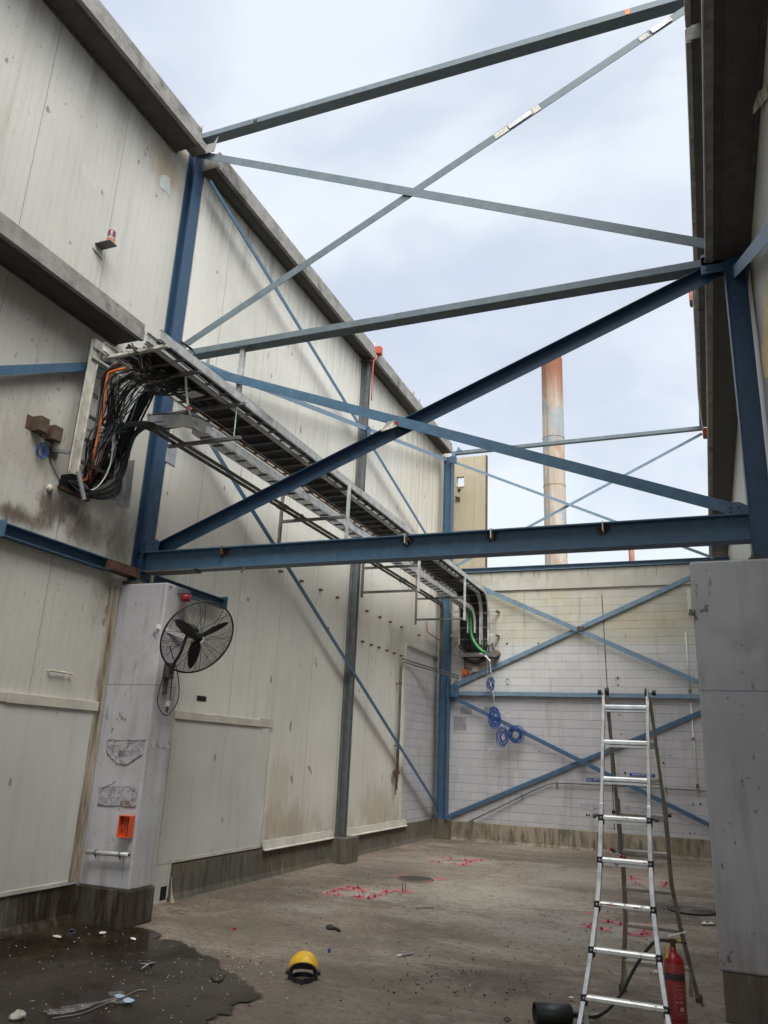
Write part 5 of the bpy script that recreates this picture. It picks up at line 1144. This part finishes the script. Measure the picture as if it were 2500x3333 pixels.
def rail(tab, yfun, z0, z1, w, d, mat, name, n=14, zs=None):
    zs = zs or [z0 + (z1 - z0) * i / n for i in range(n + 1)]; vs = []
    for z in zs:
        x, y = lerp_tab(tab, z), yfun(z); vs += [(x - w / 2, y - d / 2, z), (x + w / 2, y - d / 2, z), (x + w / 2, y + d / 2, z), (x - w / 2, y + d / 2, z)]
    fs = [(i * 4 + k, i * 4 + (k + 1) % 4, i * 4 + 4 + (k + 1) % 4, i * 4 + 4 + k) for i in range(len(zs) - 1) for k in range(4)] + [(3, 2, 1, 0), tuple(len(zs) * 4 - 4 + k for k in range(4))]
    return build(name, MB().add(vs, fs), mat, t, bevel=.004)
kn = lambda z0: [0.03, .14, .27, .42, .6, .72, .82, .92, 1.0, 1.15, 1.3, 1.45, 1.60]
for tab, yfun, mt, s in ((FL, yf, 'alu', -1), (FR, yf, 'alu', 1), (BL, yr, 'aluback', -1), (BRr, yr, 'aluback', 1)):
    rail(tab, yfun, 0, 0, .034, .062, M[mt], 'outer_rail', zs=kn(0))
    rail(tab, (lambda z, y=yfun, q=(.008 if yfun is yf else -.008): y(z) + q), 1.2, 2.49, .027, .055, M[mt], 'inner_rail', 6)
    x, y = lerp_tab(tab, 0), yfun(0); build('foot', MB().box(x - .028, x + .028, y - .04, y + .04, .0, .06), M['black'] if mt == 'alu' else M['brown'], t, bevel=.004)
    if True:
        x, y = lerp_tab(tab, .2), yfun(.2); sg = 1 if yfun is yf else -1
        build('flare_gusset', MB().slab([(x + (.0) * s, y + .034 * sg, .05), (x - s * .04, y + .034 * sg, .05), (x - s * .015, y + .034 * sg, .33)], (0, .005 * sg, 0)), M[mt], t)
RZ = [.26, .565, .87, 1.18, 1.49, 1.79, 2.09, 2.39]
for z in RZ:
    for L_, R2, yfun, mt, sg in ((FL, FR, yf, 'rung', -1), (BL, BRr, yr, 'rungback', 1)):
        x0, x1, y = lerp_tab(L_, z), lerp_tab(R2, z), yfun(z) + (.008 if sg < 0 else -.008) * (z > 1.55)
        low = z < 1.55
        x0 += .012; x1 -= .012
        m = MB().ext([(-.030, -.012), (-.024, -.018), (.02, -.018), (.026, -.010), (.026, .014), (.02, .018), (-.02, .018), (-.03, .008)], (x0, y + (-.008 * 1), z), (x1, y + (-.008), z), (0, 1, 0), (0, 0, 1))
        if z > 1.1: m.ext([(-.016, -.04), (.02, -.04), (.02, -.024), (-.016, -.024)], (x0, y, z), (x1, y, z), (0, 1, 0), (0, 0, 1))
        build('rung', m, M[mt] if (low or sg > 0) else M['alu'], t)
        if low and sg < 0:
            for tab, s in ((FL, -1), (FR, 1)):
                x = lerp_tab(tab, z); jo = build('joint_sleeve', MB().box(x - .022, x + .022, y - .038, y + .04, z - .052, z + .022), M['black'], t, bevel=.004)
                build('rivet', MB().lathe([(0, .006), (.006, .005), (.009, 0)], (x, y - .038, z - .002), (0, -1, 0), 10), M['galv'], jo)
        elif low and z > 1.4:
            for tab, s in ((BL, -1), (BRr, 1)):
                x = lerp_tab(tab, z); build('joint_sleeve', MB().box(x - .02, x + .02, y - .036, y + .036, z + .0, z + .13), M['aluback'], t, bevel=.003)
zl = 1.505
for tab, s, yy in ((FL, -1, yf(zl)), (FR, 1, yf(zl))):
    x = lerp_tab(tab, zl); build('locking_pin', MB().cyl((x + s * .02, yy, zl), (x + s * .055, yy, zl), .012, 10).cyl((x + s * .045, yy - .005, zl - .005), (x + s * .07, yy - .008, zl - .012), .018, 8), M['galvdark'], t)
for tab, s, yy in ((BL, -1, yr(zl)), (BRr, 1, yr(zl))):
    x = lerp_tab(tab, zl); build('locking_pin', MB().cyl((x + s * .02, yy, zl), (x + s * .05, yy, zl), .016, 10), M['black'], t)
for x, s in ((-.836, -1), (-.468, 1)):
    build('hinge_plate', MB().box(x - .011, x + .002, 7.335, 7.41, 2.45, 2.555), M['alu'], t, bevel=.003)
    build('hinge_disc', MB().cyl((x - s * .004, 7.40, 2.525), (x - s * .03, 7.40, 2.525), .038, 20), M['black'], t)
    kb = build('hinge_knob', MB().cyl((x + s * .03, 7.385, 2.52), (x + s * .062, 7.385, 2.52), .023, 14), M['black'], t, bevel=.003)
    build('knob_shaft', MB().cyl((x + s * .0, 7.385, 2.52), (x + s * .03, 7.385, 2.52), .012, 10), M['galv'], kb)
zz = .87; yy = yf(zz) - .0395
build('warning_sticker', MB().box(-.84, -.74, yy, yy + .001, zz + .0, zz + .009).box(-.63, -.585, yy, yy + .001, zz - .002, zz + .008), M['redpaint'], t)
# knife / tool lying on the fourth rung
pa, pb2 = at(2007, 2770, 1, yf(1.2)), at(2036, 2792, 1, yf(1.2))
tt = thing('pipe_cutter', 'small black tool with red ends lying on a ladder rung', 'tool', (-.72, yf(1.2), 1.2))
zr = 1.18 + .019 + .013
A = V((-.790, yf(1.2) + .02, zr + .045)); B2 = V((-.700, yf(1.2) - .01, zr))
build('tool_handle', MB().tube([A, B2], .012, 10), M['black'], tt); build('tool_jaw', MB().lathe([(0, -.012), (.012, -.012), (.015, .01), (0, .014)], A, (-.6, .1, .5), 10).lathe([(0, -.01), (.014, -.01), (.016, .02), (0, .026)], B2, (1, 0, 0), 10), M['redc'], tt)
build('tool_label', MB().bar(A.lerp(B2, .35) + V((0, -.0125, 0)), A.lerp(B2, .8) + V((0, -.0125, 0)), .001, .008), M['white'], tt)

# ================================================================= EXTINGUISHER
ex_, ey = -.385, 7.34
t = thing('fire_extinguisher', 'red fire extinguisher with black hose standing behind the right ladder foot', 'extinguisher', (ex_, ey, 0))
k = .077
build('cylinder', MB().lathe([(0, 0), (.068, 0), (k, .012), (k, .43), (.072, .455), (.055, .485), (.03, .503), (.024, .51), (.024, .545), (0, .545)], (ex_, ey, 0), n=40), M['extred'], t)
build('valve', MB().cyl((ex_, ey, .545), (ex_, ey, .60), .02, 12).box(ex_ - .03, ex_ + .03, ey - .015, ey + .015, .575, .60), simple('dark_brass', (.10, .08, .035), .4, .6), t)
build('handle', MB().slab([(ex_ - .035, ey - .014, .61), (ex_ + .0, ey - .014, .625), (ex_ + .10, ey - .014, .66), (ex_ + .11, ey - .014, .667), (ex_ + .02, ey - .014, .64), (ex_ - .035, ey - .014, .625)], (0, .028, 0)), M['alu'], t)
build('carry_grip', MB().bar((ex_ + .02, ey, .588), (ex_ + .105, ey, .583), .02, .012), M['black'], t)
build('pin_tag', MB().slab([(ex_ + .03, ey - .018, .60), (ex_ + .055, ey - .018, .612), (ex_ + .06, ey - .018, .585)], (0, .002, 0)), M['yellow'], t)
build('service_tag', MB().slab([(ex_ - .052, ey - .06, .565), (ex_ - .034, ey - .06, .565), (ex_ - .034, ey - .075, .48), (ex_ - .056, ey - .075, .47)], (0, .002, 0)), M['yellow'], t)
hs = spline([(ex_ - .015, ey, .582), (ex_ - .07, ey - .005, .586), (ex_ - .13, ey - .01, .57), (ex_ - .20, ey - .02, .50), (ex_ - .30, ey - .03, .36), (ex_ - .42, ey - .10, .16), (ex_ - .55, ey - .22, .05), (ex_ - .68, ey - .34, .045), (ex_ - .74, ey - .40, .06)])
build('hose', MB().tube(hs, .0125, 10), M['black'], t)
h0, h1 = V((-1.13, 6.93, .072)), V((-1.385, 6.80, .075)); hd = (h1 - h0).normalized()
build('horn', MB().lathe([(.0, 0), (.062, .0), (.070, .01), (.072, .285), (.066, .285), (.062, .05), (0, .05)], h0, hd, 32).cyl(h0 - hd * .085, h0, .016, 14), M['black'], t)
# label printed on the cylinder, wrapped on its surface
def wrap(u, z, r=k + .0012, a0=-1.15): a = a0 + u / r; return V((ex_ + r * math.cos(a), ey + r * math.sin(a), z))
m = MB()
def strip_(u0, z0, u1, z1, th=.0022):
    n = 6; vs = []
    du, dz = u1 - u0, z1 - z0; L = math.hypot(du, dz); nx_, nz_ = -dz / L * th / 2, du / L * th / 2
    for i in range(n + 1):
        f = i / n; u, z = u0 + du * f, z0 + dz * f; vs += [wrap(u + nx_, z + nz_), wrap(u - nx_, z - nz_)]
    m.add(vs, [(2 * i, 2 * i + 1, 2 * i + 3, 2 * i + 2) for i in range(n)])
for a in ((-.035, .29, .06, .29), (-.035, .10, .06, .10), (-.035, .29, -.035, .10), (.06, .29, .06, .10), (-.035, .22, .06, .22)): strip_(*a)
for a in ((-.025, .262, .045, .262), (-.012, .238, .035, .238), (-.005, .205, .025, .205)): strip_(*a, .004)
for u in (-.018, .012): strip_(u - .008, .178, u + .008, .178, .012)
strip_(.0, .13, .028, .13, .026)
build('printed_label', m, simple('faded_pink_print', (.62, .38, .36), .6), t)

# ================================================================= FACE SHIELD HEADGEAR
hx, hy = -3.43, 6.93
t = thing('face_shield', 'yellow and black face shield headgear standing upside on the floor', 'face shield', (hx, hy, 0))
fr = Matrix.Translation((hx, hy, 0)) @ Matrix.Rotation(math.radians(24), 4, 'Z') @ Matrix.Diagonal((1, 1, 1, 1))
m = MB(); vs = []; N = 28; K_ = 7
for i in range(N + 1):
    th = PI * (i / N)
    for j in range(K_ + 1):
        f = j / K_
        rx = .135 - .012 * f * math.sin(th); top = .222 - .050 * f - .012 * f * f
        vs.append((rx * math.cos(th), .05 - .135 * f * math.sin(th) ** .8, .055 + (top - .055) * math.sin(th) ** .85))
m.add(vs, [(i * (K_ + 1) + j, i * (K_ + 1) + j + 1, (i + 1) * (K_ + 1) + j + 1, (i + 1) * (K_ + 1) + j) for i in range(N) for j in range(K_)], True)
o = build('crown_guard', m.xf(fr), M['yellow'], t); md = o.modifiers.new('s', 'SOLIDIFY'); md.thickness = .004
m = MB(); vs = []
for i in range(N + 1):
    th = PI * i / N
    for j in range(K_ + 1):
        f = j / K_; rx = .122 - .012 * f; vs.append((rx * math.cos(th), -.083 * math.sin(th) + .035 * f, .056 + (.103 - .058 * f) * math.sin(th) ** .9))
m.add(vs, [(i * (K_ + 1) + j, i * (K_ + 1) + j + 1, (i + 1) * (K_ + 1) + j + 1, (i + 1) * (K_ + 1) + j) for i in range(N) for j in range(K_)], True)
o = build('inner_shell', m.xf(fr), M['black'], t); md = o.modifiers.new('s', 'SOLIDIFY'); md.thickness = .003
m = MB(); n = 36
def ring(rx, ry, z, h, cy=0): 
    vs = []
    for i in range(n):
        a = 2 * PI * i / n; q = V((rx * math.cos(a), cy + ry * math.sin(a), z)); vs += [q, q + V((0, 0, h)), q * 1 + V((-.004 * math.cos(a), -.004 * math.sin(a), h)), q + V((-.004 * math.cos(a), -.004 * math.sin(a), 0))]
    return MB().add(vs, [(4 * i + k2, 4 * i + (k2 + 1) % 4, 4 * ((i + 1) % n) + (k2 + 1) % 4, 4 * ((i + 1) % n) + k2) for i in range(n) for k2 in range(4)])
build('head_band', ring(.098, .115, .004, .038, -.01).xf(fr), M['black'], t)
m = MB().tube([(.10 * math.cos(PI * i / 14), -.02, .04 + .105 * math.sin(PI * i / 14)) for i in range(15)], .008, 6).tube([(-.095, -.03, .03), (-.093, -.035, .09), (-.06, -.05, .125), (-.03, -.07, .15), (.03, -.075, .153)], .005, 6)
build('head_strap', m.xf(fr), M['black'], t)
for s in (-1, 1): build('pivot_knob', MB().cyl((s * .128, .02, .062), (s * .152, .02, .062), .024, 16).box(min(s * .10, s * .13), max(s * .10, s * .13), -.01, .04, .01, .075).xf(fr), M['black'], t)
build('ratchet_knob', MB().cyl((0, -.122, .022), (0, -.15, .022), .022, 14).xf(fr), M['black'], t)

# ================================================================= FLOOR THINGS
p = V((-4.57, 13.09, 0)); t = thing('manhole_cover', 'round dark manhole cover with sprayed pink marks around it', 'manhole', p)
build('cover_plate', MB().cyl(p + V((0, 0, .004)), p + V((0, 0, .016)), .265, 40), simple('dark_rusty_cast_iron', (.045, .034, .026), .85, 0, .4, 20), t)
build('cover_ring', MB().lathe([(.265, .0), (.268, .022), (.29, .022), (.296, .0)], p, n=40), simple('gritty_ring', (.12, .10, .08), .9), t)
p = V((-.40, 12.87, 0)); t = thing('manhole_cover', 'round ribbed drain cover in the dark stain by the right pier', 'manhole', p)
m = MB()
for r in (.08, .13, .18, .23, .28): m.lathe([(r, .012), (r + .012, .026), (r + .024, .012)], p, n=36)
build('cover_plate', MB().cyl(p, p + V((0, 0, .018)), .32, 40), M['hole'], t); build('cover_rib', m, simple('wet_cast_iron', (.07, .06, .05), .5), t)
build('cover_boss', MB().lathe([(0, .03), (.07, .027), (.09, .015)], p + V((-.05, -.02, 0)), n=20), M['kerb'], t)

m3 = lambda a, b: (800 + a / 1.843, 2500 + b / 1.843)
r3 = lambda a, b: (1600 + a / 1.843, 2500 + b / 1.843)
fl = lambda q, z=0: at(q[0], q[1], 2, z)
CLS = [('beside the near left dusty square of the floor', 'near left square', [m3(487, 754), m3(555, 765), m3(575, 730), m3(614, 718), m3(530, 742), m3(672, 722), m3(648, 730), m3(685, 728), m3(702, 742), m3(660, 775), m3(680, 778), m3(735, 787), m3(775, 776), m3(805, 765), m3(842, 747), m3(770, 768)]),
       ('around the far left dusty square near the corner', 'far left square', [m3(1118, 562), m3(1160, 568), m3(1185, 540), m3(1228, 546), m3(1256, 576), m3(1305, 583), m3(1325, 575), m3(1345, 568), m3(1372, 560), m3(1318, 556), m3(1385, 552), m3(1412, 556)]),
       ('in the dusty square right of the ladder feet', 'near right square', [r3(583, 957), r3(660, 972), r3(700, 926), r3(600, 942), r3(775, 942), r3(825, 997), r3(855, 940), r3(930, 950), r3(922, 970), r3(915, 985), r3(905, 1005), r3(935, 995)]),
       ('in the far right dusty square seen through the ladder', 'far right square', [r3(838, 655), r3(840, 668), r3(885, 666), r3(865, 692), r3(1040, 700), r3(1050, 690), r3(1035, 712), r3(1047, 703)])]
proto = None
for where, gname, pts in CLS:
    for q in pts:
        p = fl(q); p.z = 0
        sc = R_(.5, .85)
        if proto is None:
            proto = thing('anchor_bolt', '', 'bolt', p)
            build('bolt_stub', MB().cyl(p, p + V((0, 0, .035)), .015, 7), M['pink'], proto); build('nut', MB().cyl(p + V((0, 0, .004)), p + V((0, 0, .022)), .028, 6), M['pink'], proto); o = proto
        else: o = dup(proto, p)
        o.scale = (sc, sc, R_(.4, 1.1)); o.rotation_euler.z = R_(0, 3)
        o['label'] = 'pink sprayed cut anchor bolt ' + where; o['group'] = 'cut anchor bolts of the ' + gname
t = thing('anchor_rod', 'two thin upright rods in a bright pink splash left of the manhole', 'rod', fl(m3(940, 740)))
p = fl(m3(940, 742)); build('rod', MB().cyl(p, p + V((.0, 0, .13)), .007, 7), M['rust'], t); build('rod', MB().cyl(p + V((.035, .02, 0)), p + V((.04, .02, .15)), .006, 7), M['rust'], t)
# sprayed marking paint (thin sheets lying on the floor)
m = MB()
def blob(x, y, rx, ry, rot=0, n=14):
    pts = []
    for i in range(n):
        a = 2 * PI * i / n; q = R_(.55, 1.15); u, v_ = rx * q * math.cos(a), ry * q * math.sin(a)
        pts.append(V((x + u * math.cos(rot) - v_ * math.sin(rot), y + u * math.sin(rot) + v_ * math.cos(rot), .0125)))
    b = V((x, y, .0125)); m.add([b] + pts, [(0, i + 1, (i + 1) % n + 1) for i in range(n)])
for where, gname, pts in CLS:
    for q in pts: p = fl(q); blob(p.x, p.y, .11, .15)
for q, rx, ry in ((m3(940, 740), .16, .2), (m3(900, 740), .25, .08), (m3(1160, 668), .14, .2), (m3(960, 648), .2, .08), (m3(1100, 690), .1, .1), (r3(595, 873), .12, .12), (r3(50, 505), .07, .15), (r3(700, 930), .3, .1), (r3(960, 950), .16, .16), (r3(840, 672), .1, .2), (m3(890, 655), .2, .05), (r3(1000, 690), .4, .06), (r3(870, 1008), .2, .05), (m3(1330, 562), .12, .3), (m3(575, 730), .12, .12)):
    p = fl(q); blob(p.x, p.y, rx, ry)
struct('paint_markings', m, M['spray'])

# glove, papers, marker, small litter
p = fl(m3(525, 972)); t = thing('glove', 'crumpled dark work glove lying on the floor beyond the face shield', 'glove', p)
m = MB()
for k in range(5): m.tube(spline([p + V((-.02 + .012 * k, .03, .012)), p + V((.03 + .012 * k, .0 - .01 * k, .026)), p + V((.08 + .01 * k, -.03 - .01 * k, .012))]), [.006 + .006 * math.sin(i) ** 2 for i in range(17)], 7)
m.lathe([(0, -.01), (.05, .0), (.055, .02), (.03, .04), (0, .045)], p + V((-.04, .02, .0)), (.1, .1, 1), 12)
build('palm', m, simple('dark_grey_fabric', (.035, .035, .04), .9), t); build('cuff', MB().tube([p + V((-.1, .04, .012)), p + V((-.05, .03, .02))], [.02, .035], 10), M['cable2'], t)
p1, p2 = fl(m3(905, 1128), .014), fl(m3(1008, 1110), .014)
t = thing('marker_pen', 'thin white and grey marker lying on the open floor', 'marker', p1)
build('pen_body', MB().cyl(p1.lerp(p2, .25), p2, .009, 8), M['cableg'], t); build('pen_cap', MB().cyl(p1, p1.lerp(p2, .25), .011, 8), M['white'], t)
single('bottle_cap', MB().cyl(fl(m3(500, 1106)), fl(m3(500, 1106)) + V((0, 0, .03)), .016, 10), M['bluec'], 'tiny blue plastic cap on the floor above the face shield', 'cap')
single('bottle_cap', MB().cyl(fl((762, 3027)), fl((762, 3027)) + V((0, 0, .025)), .018, 10), M['redc'], 'small red plastic cap on the floor right of the puddle', 'cap')
def scrap(label, pts, mat, name='paper_scrap', cat='scrap', z=.02):
    P = [fl(q, z + R_(0, .012)) for q in pts]; c_ = sum(P, V()) / len(P); P = [c_ + (p - c_) * .75 for p in P]; m = MB().slab(P, (0, 0, .002)); single(name, m, mat, label, cat)
scrap('crumpled pale paper lying by the drain near the right pier', [r3(1250, 930), r3(1275, 915), r3(1290, 925), r3(1300, 940), r3(1270, 938)], M['paper'])
scrap('larger dusty paper right beside the right pier foot', [r3(1285, 932), r3(1315, 920), r3(1345, 930), r3(1335, 938), r3(1300, 937)], M['paper'])
scrap('grey sheet scrap under the extinguisher hose', [(1915, 3305), (1950, 3294), (1962, 3300), (1930, 3312)], M['cableg'])
scrap('short pale timber chip left of the ladder foot', [(1849, 3243), (1868, 3243), (1869, 3249), (1850, 3249)], M['paper'])
scrap('pale paper strip on the floor behind the right ladder rail', [(2125, 3156), (2145, 3160), (2143, 3167), (2124, 3163)], M['paper'])
scrap('bright white scrap pair at the puddle edge by the left pier', [(420, 3052), (430, 3050), (446, 3054), (444, 3062), (436, 3060), (424, 3057)], M['white'])
scrap('pale paper flakes by the left kerb', [(318, 3036), (330, 3030), (352, 3032), (345, 3040), (322, 3041)], M['paper'])
scrap('small torn paper in the dark corner of the puddle', [(166, 3044), (190, 3042), (206, 3050), (196, 3055), (170, 3049)], M['paper'])
s4 = lambda a, b: (a / 2.654, 2700 + b / 2.654)
t = thing('plastic_wrap', 'long clear plastic wrapper with pale blue tape lying in the puddle', 'wrapper', fl(s4(780, 1500)))
P = [s4(370, 1560), s4(450, 1548), s4(600, 1520), s4(750, 1498), s4(880, 1478), s4(990, 1450), s4(930, 1420), s4(960, 1398), s4(1060, 1395), s4(1090, 1440), s4(1150, 1470), s4(1060, 1500), s4(940, 1495), s4(820, 1515), s4(700, 1560), s4(560, 1590), s4(420, 1600)]
m = MB(); pt = [fl(q, .020 + .006 * (i % 3)) for i, q in enumerate(P)]; c0 = fl(s4(780, 1520), .03); c1 = fl(s4(1000, 1455), .045)
m.add(pt + [c0, c1], [(i, (i + 1) % len(pt), 17 if i < 4 or i > 11 else 18) for i in range(len(pt))] + [(4, 17, 18), (12, 18, 17)], True); build('film', m, M['film'], t)
build('blue_tape', MB().slab([fl(q, .045) for q in (s4(985, 1432), s4(1030, 1425), s4(1075, 1440), s4(1050, 1455), s4(1010, 1458))], (0, 0, .004)).slab([fl(q, .03) for q in (s4(1060, 1475), s4(1110, 1455), s4(1165, 1478), s4(1130, 1498), s4(1075, 1496))], (0, 0, .004)), M['bluetape'], t)
build('string', MB().tube(spline([fl(q, .02) for q in (s4(450, 1630), s4(700, 1590), s4(850, 1530), s4(980, 1480), s4(1100, 1430), s4(1190, 1388), s4(1265, 1385))]), .003, 5), M['cableg'], t)
def rock(c, r, n=2):
    bm = bmesh.new(); bmesh.ops.create_icosphere(bm, subdivisions=n, radius=r); sd = R_(0, 99)
    for v in bm.verts: v.co *= 1 + .45 * noise.noise(v.co / r * 1.3 + V((sd, 0, 0))); v.co.z *= .62
    mb = MB(); mb.add([v.co + V(c) + V((0, 0, r * .45)) for v in bm.verts], [[v.index for v in f.verts] for f in bm.faces]); bm.free(); return mb
single('rubble_lump', rock(fl(s4(142, 1650)), .055), M['stone'], 'pale concrete lump in the puddle at the bottom left corner', 'rubble')
t = thing('twig', 'bent pale twigs in the wet patch left of the face shield', 'twig', fl(s4(1260, 1180)))
build('twig_piece', MB().tube([fl(q, .02) for q in (s4(1210, 1158), s4(1290, 1165), s4(1340, 1150))], .006, 5).tube([fl(q, .03) for q in (s4(1225, 1200), s4(1280, 1165), s4(1320, 1148))], .007, 5), M['cableg'], t)
one_cable('curved dark rubber strip at the edge of the puddle', [fl(q, .018) for q in ((688, 3172), (692, 3186), (705, 3195), (722, 3190), (730, 3176))], .007, M['cable'], 'rubber_strip')
one_cable('thin bent wire lying in mid floor', [fl(q, .015) for q in (m3(1018, 840), m3(1075, 838), m3(1125, 838))], .006, M['rust'], 'wire')
one_cable('small wire ring on the floor in front of the horn', [fl(q, .012) for q in ((1640, 3318), (1650, 3312), (1662, 3318), (1650, 3324), (1641, 3320))], .004, M['cable'], 'wire')
for lab, q in (('black clamp piece in the dark corner of the puddle', (232, 3040)), ('small black ring nut in the puddle', (201, 3147))):
    p = fl(q); single('metal_scrap', MB().lathe([(.03, 0), (.045, .01), (.04, .035), (.02, .03), (.03, 0)], p, (.3, -.4, 1), 12).bar(p + V((0, 0, .01)), p + V((.12, -.06, .012)), .02, .01) if q[0] > 210 else MB().lathe([(.012, 0), (.024, .01), (.024, .03), (.012, .03), (.012, 0)], p, (.2, -.6, 1), 14), M['black'], lab, 'scrap')

# grit: pale chips in the puddle, dark chips over the floor
def grit(name, n, fn, mat, r0, r1):
    m = MB()
    for _ in range(n):
        x, y = fn(); r = r0 * (r1 / r0) ** random.random() ; a = R_(0, 6.3); h = r * R_(.3, .8); el = R_(.4, 1)
        ca, sa = math.cos(a), math.sin(a)
        q = [(x + ca * u * r - sa * v_ * r * el, y + sa * u * r + ca * v_ * r * el) for u, v_ in ((-1, -.7), (.9, -1), (1.1, .6), (-.6, 1))]
        m.add([(a_, b_, .010) for a_, b_ in q] + [(x + (a_ - x) * .7, y + (b_ - y) * .7, .012 + h) for a_, b_ in q], [(4, 5, 6, 7), (0, 1, 5, 4), (1, 2, 6, 5), (2, 3, 7, 6), (3, 0, 4, 7)])
    struct(name, m, mat, 'stuff')
def inpud():
    while True:
        x, y = R_(-6.4, -3.5), R_(4.6, 7.6)
        if random.random() < .15 + .85 * max(0, 1 - math.hypot((x + 4.3), (y - 6.3)) / 1.3): return x, y
grit('white_grit', 380, inpud, M['white'], .0018, .007)
grit('pale_grit', 700, lambda: (R_(-6.2, .3), R_(4.8, 19.5)), M['stone'], .002, .009)
def clus():
    if random.random() < .45:
        cx_, cy_, s_ = random.choice([(-2.0, 7.9, .55), (-2.4, 7.4, .4), (-3.0, 18.2, 1.6), (-4.8, 11.3, .5), (-.9, 12.4, .7), (-4.5, 16, .7), (-1.2, 11.1, .5)]); return max(-6.3, min(.2, random.gauss(cx_, s_))), random.gauss(cy_, s_ * .8)
    return R_(-6.3, .3), 4.6 + 15 * random.random() ** 1.3
grit('dark_grit', 1500, clus, simple('dark_rubble', (.05, .038, .028), .9, 0, .5, 9), .002, .012)

# ================================================================= WORLD, SUN, CAMERA
SUN_EL, SUN_AZ = math.radians(54), math.radians(143)
wd = bpy.data.worlds.new('World'); S.world = wd; wd.use_nodes = True; nt = wd.node_tree; N_ = nt.nodes
bg = N_['Background']; sky = N_.new('ShaderNodeTexSky'); sky.sky_type = 'NISHITA'; sky.sun_disc = False; sky.sun_elevation = SUN_EL; sky.sun_rotation = SUN_AZ
tc_ = N_.new('ShaderNodeTexCoord')
def wn(sc, det, loc):
    mp = N_.new('ShaderNodeMapping'); mp.inputs['Scale'].default_value = sc; mp.inputs['Location'].default_value = loc; nt.links.new(tc_.outputs['Generated'], mp.inputs[0])
    q = N_.new('ShaderNodeTexNoise'); q.inputs['Scale'].default_value = 1; q.inputs['Detail'].default_value = det; q.inputs['Roughness'].default_value = .5; q.inputs['Distortion'].default_value = .3; nt.links.new(mp.outputs[0], q.inputs['Vector']); return q.outputs['Fac']
def wmap(s, a, b, c, d):
    q = N_.new('ShaderNodeMapRange'); q.interpolation_type = 'SMOOTHSTEP'; nt.links.new(s, q.inputs[0])
    for i, v in enumerate((a, b, c, d)): q.inputs[i + 1].default_value = v
    return q.outputs[0]
def wmix(f, a, b):
    q = N_.new('ShaderNodeMix'); q.data_type = 'RGBA'
    for s_, v in ((q.inputs[0], f), (q.inputs[6], a), (q.inputs[7], b)):
        if hasattr(v, 'is_output'): nt.links.new(v, s_)
        else: s_.default_value = v
    return q.outputs[2]
SKB = 1.0
cl = wmix(wmap(wn((2.2, 2.2, 4.5), 5, (3, 1, 0)), .42, .60, 0, 1), (5.35, 5.95, 7.0, 1), (6.9, 7.5, 8.1, 1))
cl = wmix(wmap(wn((5, 5, 11), 6, (7, 2, 5)), .45, .75, 0, .35), cl, (7.4, 7.9, 8.6, 1))
sp_ = N_.new('ShaderNodeSeparateXYZ'); nt.links.new(tc_.outputs['Generated'], sp_.inputs[0])
cl = wmix(wmap(sp_.outputs[2], .5, .05, 0, .5), cl, (7.9, 8.5, 9.0, 1))
cl = wmix(wmap(sp_.outputs[2], .82, 1., 0, 1), cl, (12., 13., 14., 1))
sdir = (math.cos(SUN_EL) * math.sin(SUN_AZ), math.cos(SUN_EL) * math.cos(SUN_AZ), math.sin(SUN_EL))   # bright glow added round the sun, out of view, to light the walls
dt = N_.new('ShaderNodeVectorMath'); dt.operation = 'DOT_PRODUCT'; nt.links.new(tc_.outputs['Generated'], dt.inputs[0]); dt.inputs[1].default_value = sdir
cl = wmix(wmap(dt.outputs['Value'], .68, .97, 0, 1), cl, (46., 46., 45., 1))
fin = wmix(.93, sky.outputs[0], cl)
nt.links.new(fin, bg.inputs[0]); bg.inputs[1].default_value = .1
ld = bpy.data.lights.new('sun', 'SUN'); ld.energy = 1.5; ld.angle = math.radians(28); ld.color = (1, .97, .93)
lo = bpy.data.objects.new('sun', ld); COL.objects.link(lo); lo.location = (10, -10, 30)
sd = V((math.cos(SUN_EL) * math.sin(SUN_AZ), math.cos(SUN_EL) * math.cos(SUN_AZ), math.sin(SUN_EL)))
lo.rotation_euler = sd.to_track_quat('Z', 'Y').to_euler()
cd = bpy.data.cameras.new('camera'); cd.sensor_fit = 'HORIZONTAL'; cd.sensor_width = 36; cd.lens = 36 * FPX / 2500; cd.clip_end = 500; cd.clip_start = .05
co = bpy.data.objects.new('camera', cd); COL.objects.link(co)
mx = Matrix((CR, CU, -CF)).transposed().to_4x4(); mx.translation = CP; co.matrix_world = mx
S.camera = co
S.view_settings.view_transform = 'Standard'; S.view_settings.look = 'None'; S.view_settings.gamma = 1; S.view_settings.exposure = 0.38
S.view_settings.use_curve_mapping = False
